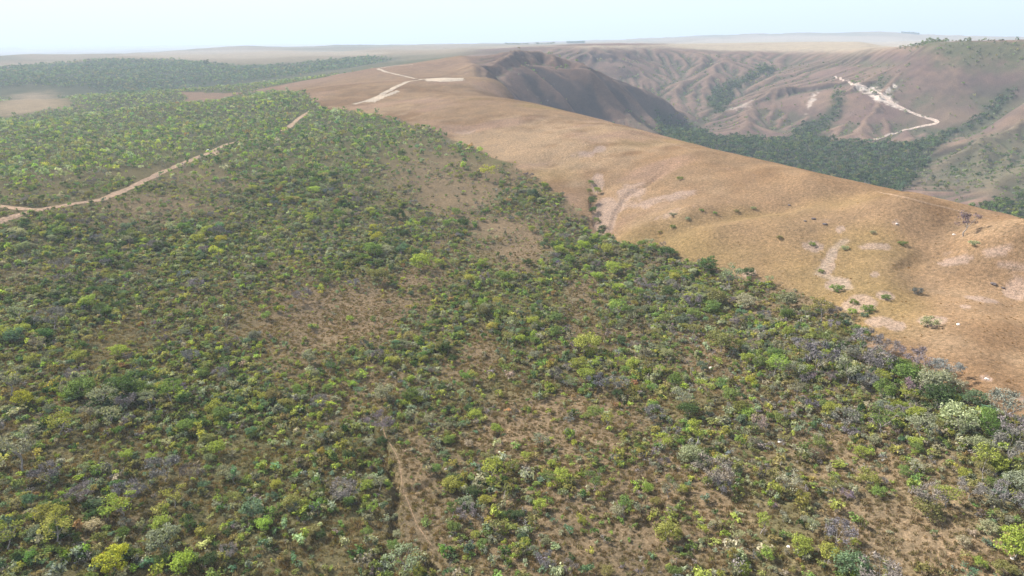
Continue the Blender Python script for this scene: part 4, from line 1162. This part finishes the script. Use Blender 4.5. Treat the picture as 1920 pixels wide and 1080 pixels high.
# dry grass tufts among the scrub and on the hill
gx_, gy_ = scatter(78, 300, 3.4)
gmv = bil(GMASK, gx_, gy_); cnv = bil(CANYON, gx_, gy_); rv = np.hypot(gx_, gy_)
nse = fbm(gx_ / 6, gy_ / 6, 501, 3)
keep = (R_S.uniform(size=gx_.shape) < (0.55 + 0.5 * nse) * sstep(330, 150, rv) * (1 - cnv) * (1 - 0.94 * gmv)) & (poly_dist(gx_, gy_, PATH_Q)[0] > 0.5)
gx_, gy_, gmv = gx_[keep], gy_[keep], gmv[keep]
nse = fbm(gx_ / 20, gy_ / 20, 503, 3)[:, None]
base = np.where(R_S.uniform(size=(len(gx_), 1)) < 0.5, np.array([[0.30, 0.215, 0.125]]), np.array([[0.215, 0.180, 0.085]]))
base = np.where(R_S.uniform(size=(len(gx_), 1)) < 0.14, np.array([[0.40, 0.33, 0.23]]), base)
base = np.where(gmv[:, None] > 0.5, np.array([[0.33, 0.205, 0.090]]), base) * 0.84 * (1 + 0.25 * nse + 0.15 * R_S.normal(size=(len(gx_), 1)))
stuff_object('dry_grass', 'dry tufted grass between the shrubs and over the hillside', 'grass', np.c_[gx_, gy_, gz(gx_, gy_)], P_TUFT, np.clip(base, 0.02, 0.6), sizes(np.clip(R_S.lognormal(-0.22, 0.3, len(gx_)), 0.4, 2) * (1 - 0.45 * (gmv > 0.5)), R_S, 0.2), R_S.integers(0, 4, len(gx_)), turns(len(gx_), R_S, 0.15))

# the green land along the road, farther off
fx, fy = scatter(400, 1500, 0.075)
dens = scrub_density(fx, fy)
rv = np.hypot(fx, fy)
kn = signed(fx, fy, Z_KNOLL)
keep = (R_S.uniform(size=fx.shape) < dens * 0.95 * sstep(390, 450, rv) * (1 - 0.4 * sstep(1000, 1100, rv))) & free_of_roads(fx, fy, 0.6) & (np.arctan2(fx, fy) < 0.12) & (kn < -5)
fx, fy = fx[keep], fy[keep]
fc, _ = pick_colours(fx, fy, R_S)
fs = np.clip(R_S.lognormal(-0.25, 0.34, fx.shape), 0.35, 1.7)
wh = np.where(['leafless' in c for c in fc], 6 + R_S.integers(0, 2, fx.shape), R_S.integers(0, 6, fx.shape))
stuff_object('distant_scrub', 'dense green scrub on the slopes along the dirt road', 'scrub', np.c_[fx, fy, gz(fx, fy) - 0.1], P_FAR + P_FARBARE, tint_array(fc, R_S, 0.18) * np.array([1.12, 1.2, 1.1]), sizes(fs, R_S, 0.15), wh, turns(len(fx), R_S))

# wooded slopes beyond, canyon woods, far scrub
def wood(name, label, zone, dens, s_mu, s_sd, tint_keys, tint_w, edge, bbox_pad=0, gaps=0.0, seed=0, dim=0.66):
    R = np.random.default_rng(seed)
    xs_ = [p[0] for p in zone]; ys_ = [p[1] for p in zone]
    A = (max(xs_) - min(xs_)) * (max(ys_) - min(ys_))
    n = int(A * dens)
    x = R.uniform(min(xs_), max(xs_), n); y = R.uniform(min(ys_), max(ys_), n)
    sd = signed(x, y, zone) + edge * 0.8 * fbm(x / (edge * 2), y / (edge * 2), 601 + seed, 3)
    g = fbm(x / 60, y / 60, 611 + seed, 3)
    k = (sd > R.uniform(-0.3, 0.3, n) * edge) & (g > -1 + gaps + 0.3 * R.normal(size=n) * (gaps > 0))
    x, y = x[k], y[k]
    names = R.choice(np.array(tint_keys, object), len(x), p=np.array(tint_w) / sum(tint_w))
    s = np.clip(R.lognormal(s_mu, s_sd, len(x)), 0.3, 6)
    wh = np.where(['leafless' in c for c in names], 6 + R.integers(0, 2, len(x)), R.integers(0, 6, len(x)))
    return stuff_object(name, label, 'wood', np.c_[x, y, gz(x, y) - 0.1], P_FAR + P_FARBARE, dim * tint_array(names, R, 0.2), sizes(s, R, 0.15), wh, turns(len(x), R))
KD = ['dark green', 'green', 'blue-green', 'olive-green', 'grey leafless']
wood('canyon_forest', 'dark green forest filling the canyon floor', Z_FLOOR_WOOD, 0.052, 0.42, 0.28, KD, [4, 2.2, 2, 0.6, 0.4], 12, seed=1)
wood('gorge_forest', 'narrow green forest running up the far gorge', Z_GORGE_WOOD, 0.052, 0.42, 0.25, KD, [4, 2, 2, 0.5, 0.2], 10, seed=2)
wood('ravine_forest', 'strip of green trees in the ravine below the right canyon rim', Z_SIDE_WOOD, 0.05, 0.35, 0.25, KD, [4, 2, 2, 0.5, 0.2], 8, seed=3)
wood('valley_forest', 'bright green woodland patch beyond the hillside at the picture edge', Z_LOW_WOOD, 0.055, 0.3, 0.25, ['green', 'dark green', 'lime'], [4, 2, 1], 10, seed=4)
wood('hill_forest', 'bluish hazy woodland on the far slopes beyond the road', Z_FAR_WOOD, 0.040, 0.22, 0.3, KD, [3, 2, 2, 1, 0.6], 40, gaps=0.62, seed=5, dim=0.95)
wood('plateau_scrub', 'green scrub over the top of the plateau above the canyon', Z_PLATEAU_GREEN, 0.020, 0.0, 0.35, ['green', 'dark green', 'olive-green', 'grey-green'], [3, 2, 2, 2], 30, gaps=0.6, seed=6, dim=0.9)
wood('slope_scrub', 'scattered shrubs on the canyon slope at the picture edge', Z_RIGHT_SCRUB, 0.022, -0.1, 0.4, ['green', 'dark green', 'olive-green', 'grey-green', 'grey leafless'], [3, 2, 2, 2, 1.5], 25, gaps=0.6, seed=7, dim=0.9)

# ------------------------------------------------------------------ scattered growth on the canyon sides
def canyon_scrub():
    R = np.random.default_rng(31)
    n = 60000
    r = np.sqrt(R.uniform(700 ** 2, 2300 ** 2, n)); a = R.uniform(0.0, 0.72, n)
    x = r * np.sin(a); y = r * np.cos(a)
    cn = bil(CANYON, x, y); cc = bil(CONC, x, y); sl = bil(SLOPE, x, y)
    p = (0.06 + 0.75 * sstep(0.2, 1.6, cc) + 0.25 * sstep(0.1, 0.5, fbm(x / 90, y / 90, 701, 3))) * sstep(0.9, 0.5, sl) * cn * sstep(1.0, 0.95, np.hypot(x, y) / rim_r(np.arctan2(x, y)))
    k = R.uniform(size=n) < p * 0.55
    x, y = x[k], y[k]
    nm = R.choice(np.array(['dark green', 'green', 'olive-green', 'grey-green', 'grey leafless'], object), len(x), p=[.3, .25, .2, .15, .1])
    wh = np.where(['leafless' in c for c in nm], 6 + R.integers(0, 2, len(x)), R.integers(0, 6, len(x)))
    stuff_object('canyon_scrub', 'sparse dark bushes clinging to the canyon slopes and gullies', 'scrub', np.c_[x, y, gz(x, y) - 0.1], P_FAR + P_FARBARE, tint_array(nm, R), sizes(np.clip(R.lognormal(0.0, 0.35, len(x)), 0.4, 2.5), R), wh, turns(len(x), R))
canyon_scrub()

# ------------------------------------------------------------------ trees on the skyline
def row_of_trees(name, label, pts, n, depth, s, sx=1.0):
    R = np.random.default_rng(abs(hash(label)) % 1000 if False else len(label))
    L_ = hit([p[0] for p in pts], [p[1] for p in pts])
    t = R.uniform(0, 1, n); i = np.minimum((t * (len(L_) - 1)).astype(int), len(L_) - 2); f = t * (len(L_) - 1) - i
    x = L_[i, 0] * (1 - f) + L_[i + 1, 0] * f; y = L_[i, 1] * (1 - f) + L_[i + 1, 1] * f
    k = 1 + R.uniform(0, depth, n) / np.hypot(x, y)
    x, y = x * k, y * k
    sc = s * np.clip(R.lognormal(0, 0.10, n), 0.5, 1.6)
    wh = R.integers(0, 6, n)
    S = np.c_[sc * sx, sc * sx, sc]
    stuff_object(name, label, 'grove', np.c_[x, y, gz(x, y) - 0.3], P_FAR, tint_array(np.array(['dark green'] * n, object), R), S, wh, turns(n, R))
row_of_trees('skyline_grove', 'dense dark block of planted trees on the horizon', [(1063,81.5),(1096,81.5)], 420, 60, 3.8, 0.8)
row_of_trees('skyline_grove', 'low line of small trees on the horizon beside the dark grove', [(948,84),(990,84)], 60, 60, 2.2)
row_of_trees('skyline_grove', 'short row of small trees just before the dark horizon grove', [(1003,83.5),(1040,83)], 26, 50, 3.0)
row_of_trees('skyline_grove', 'dark tree strip on top of the pale mesa', [(1690,62.5),(1722,66)], 160, 80, 4.0)

# ------------------------------------------------------------------ the parked vehicle
def plain(name, col, rough=0.5, metal=0.0):
    m, nt, out = new_mat(name)
    b = nd(nt, 'ShaderNodeBsdfPrincipled'); b.inputs['Base Color'].default_value = (*col, 1); b.inputs['Roughness'].default_value = rough; b.inputs['Metallic'].default_value = metal
    geo = nd(nt, 'ShaderNodeNewGeometry')
    c = ramp(nt, noise(nt, geo.outputs['Position'], 3.0, 3), 0.3, 0.7, tuple(v * 0.85 for v in col), col)
    nt.links.new(c, b.inputs['Base Color']); nt.links.new(b.outputs[0], out.inputs['Surface']); return m
M_PAINT = plain('silver_paint', (0.62, 0.62, 0.63), 0.35, 0.2); M_GLASS = plain('dark_glass', (0.03, 0.035, 0.04), 0.1)
M_TYRE = plain('tyre_rubber', (0.025, 0.025, 0.025), 0.9); M_RIM = plain('grey_rim', (0.4, 0.4, 0.4), 0.4, 0.5); M_LAMP = plain('lamp_glass', (0.8, 0.8, 0.78), 0.2); M_RED = plain('red_lamp', (0.35, 0.02, 0.02), 0.3)
def loft(sections, mat, name, parent):
    V = []; Fc = []; n = len(sections[0])
    for s in sections: V += s
    for i in range(len(sections) - 1):
        for k in range(n):
            k2 = (k + 1) % n
            Fc.append((i * n + k, i * n + k2, (i + 1) * n + k2, (i + 1) * n + k))
    Fc.append(tuple(range(n))[::-1]); Fc.append(tuple((len(sections) - 1) * n + k for k in range(n)))
    return mesh_obj(name, V, Fc, mat, parent)
def sect(x, hw, z0, z1, tuck=0.06):
    return [(x, -hw + tuck, z0), (x, hw - tuck, z0), (x, hw, z0 + 0.18), (x, hw, z1 - 0.12), (x, hw - 0.09, z1), (x, -hw + 0.09, z1), (x, -hw, z1 - 0.12), (x, -hw, z0 + 0.18)]
def vehicle(px, py, heading_pts):
    p = hit([px], [py])[0]; q = hit([heading_pts[0][0], heading_pts[1][0]], [heading_pts[0][1], heading_pts[1][1]])
    root = bpy.data.objects.new('parked_car', None); COL.objects.link(root)
    root.location = (p[0], p[1], float(gz(p[0], p[1])) + 0.10)
    root.rotation_euler = (0, 0, math.atan2(q[1][1] - q[0][1], q[1][0] - q[0][0]))
    loft([sect(-2.1, 0.78, 0.42, 0.82), sect(-1.95, 0.86, 0.34, 0.95), sect(-0.9, 0.88, 0.30, 0.98), sect(0.8, 0.88, 0.30, 0.98), sect(1.5, 0.86, 0.32, 0.92), sect(2.05, 0.80, 0.36, 0.84), sect(2.15, 0.70, 0.44, 0.72)], M_PAINT, 'body', root)
    cab = [[(-1.75, -0.80, 0.96), (-1.75, 0.80, 0.96), (-1.45, 0.66, 1.52), (-1.45, -0.66, 1.52)], [(0.0, -0.82, 0.97), (0.0, 0.82, 0.97), (0.0, 0.68, 1.60), (0.0, -0.68, 1.60)], [(1.05, -0.80, 0.95), (1.05, 0.80, 0.95), (0.45, 0.66, 1.55), (0.45, -0.66, 1.55)]]
    loft(cab, M_GLASS, 'cabin_glass', root)
    loft([[(-1.5, -0.69, 1.50), (-1.5, 0.69, 1.50), (-1.4, 0.60, 1.58), (-1.4, -0.60, 1.58)], [(0.0, -0.71, 1.58), (0.0, 0.71, 1.58), (0.0, 0.62, 1.655), (0.0, -0.62, 1.655)], [(0.5, -0.69, 1.53), (0.5, 0.69, 1.53), (0.42, 0.60, 1.60), (0.42, -0.60, 1.60)]], M_PAINT, 'roof', root)
    for sx_ in (-1.3, 1.35):
        for sy_ in (-1, 1):
            w = Mesh(); w.limb((sx_, sy_ * 0.70, 0.33), (sx_, sy_ * 0.90, 0.33), 0.33, 0.33, 16); w.f.append(tuple(range(16))[::-1])
            wheel = mesh_obj('wheel', w.v, w.f, M_TYRE, root)
            h = Mesh(); h.limb((sx_, sy_ * 0.895, 0.33), (sx_, sy_ * 0.915, 0.33), 0.19, 0.17, 12)
            mesh_obj('rim', h.v, h.f, M_RIM, wheel)
    for sy_ in (-0.55, 0.55):
        for x0, mt, nm in ((2.06, M_LAMP, 'headlight'), (-2.12, M_RED, 'tail_light')):
            b = Mesh(); b.limb((x0, sy_ - 0.14, 0.70), (x0, sy_ + 0.14, 0.70), 0.09, 0.09, 6); mesh_obj(nm, b.v, b.f, mt, root)
    for s in (-1, 1):
        b = Mesh(); b.limb((0.75, s * 0.84, 1.05), (0.75, s * 1.02, 1.08), 0.07, 0.06, 5); mesh_obj('mirror', b.v, b.f, M_PAINT, root)
    tag(root, 'silver car parked on the dirt road among the scrub', 'car')
vehicle(391, 285, ((370, 296), (425, 270)))

# ------------------------------------------------------------------ stones
def stone_mat(name, lo, hi):
    m, nt, out = new_mat(name)
    geo = nd(nt, 'ShaderNodeNewGeometry')
    c = ramp(nt, noise(nt, geo.outputs['Position'], 2.5, 5, 0.7), 0.3, 0.7, lo, hi)
    d = nd(nt, 'ShaderNodeBsdfDiffuse'); nt.links.new(c, d.inputs['Color'])
    nt.links.new(d.outputs[0], out.inputs['Surface']); return m
M_WHITE = stone_mat('white_quartz', (0.50, 0.44, 0.38), (0.80, 0.77, 0.73)); M_DARK = stone_mat('dark_rock', (0.07, 0.06, 0.06), (0.16, 0.13, 0.12))
def boulder_mesh(seed, mat, flat=0.6):
    import bmesh
    bm = bmesh.new(); bmesh.ops.create_icosphere(bm, subdivisions=3, radius=0.5)
    R = np.random.default_rng(seed); o = R.uniform(0, 50, 3)
    P = np.array([v.co[:] for v in bm.verts])
    k = 1 + 0.35 * vnoise(P[:, 0] * 2.3 + o[0], P[:, 1] * 2.3 + P[:, 2] * 1.7 + o[1], seed) + 0.15 * vnoise(P[:, 0] * 6 + o[2], P[:, 2] * 6 + P[:, 1] * 5, seed)
    k = np.round(k * 9) / 9 * 0.5 + 0.5 * k
    for v, kk in zip(bm.verts, k): v.co *= float(kk); v.co.z *= flat
    me = bpy.data.meshes.new('boulder'); bm.to_mesh(me); bm.free(); me.materials.append(mat); return me
B_W = [boulder_mesh(900 + i, M_WHITE) for i in range(3)]; B_D = [boulder_mesh(910 + i, M_DARK, 0.4) for i in range(3)]
STONES = [(1461,829,7,0,'small white boulder in the scrub above the bare clearing'),(1515,848,7,0,'white boulder lying in dry grass right of a smaller white boulder'),(1590,987,7,0,'flat cream boulder beside a grey leafless tree'),(1478,1026,9,0,'bright white boulder beside a round lime bush at bottom right'),(1900,1048,8,0,'white boulder near the bottom right corner'),(1797,609,8,0,'white stone on the open hillside beside the pale sandy patch'),(1404,1062,10,0,'cluster of pale rock showing through the bottom scrub'),(1333,690,7,0,'pinkish white rock in a gap of the middle scrub'),(836,880,6,0,'pale stone beside a green bush near the footpath'),(1788,440,6,0,'white stone beside the lone tree on the hill'),(1681,420,6,0,'white stone on the upper grassy hillside'),(1850,711,7,0,'pale stones on the grassy slope at far right'),
 (1525,411,12,1,'dark flat rock outcrop on the grassy hillside'),(1547,421,14,1,'second dark rock outcrop just below the first on the hillside'),(1863,533,12,1,'dark rock ledge on the eroded hillside at far right'),(1510,415,8,1,'small dark rock left of the outcrops on the grassy hillside'),(1880,690 - 150,8,1,'small dark rock beside the ledge at far right'),(1480,385,8,1,'small dark rock in the fold of the grassy ridge')]
R_B = np.random.default_rng(12)
for px, py, w, dark, lab in STONES:
    p = hit([px], [py])[0]; z = float(gz(p[0], p[1])); d = math.sqrt(p[0] ** 2 + p[1] ** 2 + (CAM_Z - z) ** 2)
    o = bpy.data.objects.new('boulder', (B_D if dark else B_W)[int(R_B.integers(0, 3))]); COL.objects.link(o)
    s = (0.75 if not dark else 0.65) * w * d / F; o.location = (p[0], p[1], z + 0.12 * s); o.scale = (s, s * R_B.uniform(0.7, 1), s * R_B.uniform(0.7, 1)); o.rotation_euler = (0, 0, R_B.uniform(0, 6.28))
    tag(o, lab, 'rock', 'stones lying in the grass')

# ------------------------------------------------------------------ the air
def build_haze():
    m, nt, out = new_mat('hazy_air')
    v = nd(nt, 'ShaderNodeVolumePrincipled')
    v.inputs['Color'].default_value = HAZE_COLOR
    v.inputs['Density'].default_value = HAZE_DENSITY
    v.inputs['Anisotropy'].default_value = 0.08
    nt.links.new(v.outputs[0], out.inputs['Volume'])
    s = 31500.0; z0 = float(ZD.min()) - 2.0; z1 = float(max(ZD.max(), CAM_Z)) + 25.0
    V = [(-s, -s, z0), (s, -s, z0), (s, s, z0), (-s, s, z0), (-s, -s, z1), (s, -s, z1), (s, s, z1), (-s, s, z1)]
    Fc = [(0, 3, 2, 1), (4, 5, 6, 7), (0, 1, 5, 4), (1, 2, 6, 5), (2, 3, 7, 6), (3, 0, 4, 7)]
    o = mesh_obj('haze', V, Fc, m)
    tag(o, 'pale dry-season haze filling the air over the land', 'haze', kind='stuff')
HAZE_DENSITY = 1.6e-4
HAZE_COLOR = (0.68, 0.82, 1.0, 1)
build_haze()
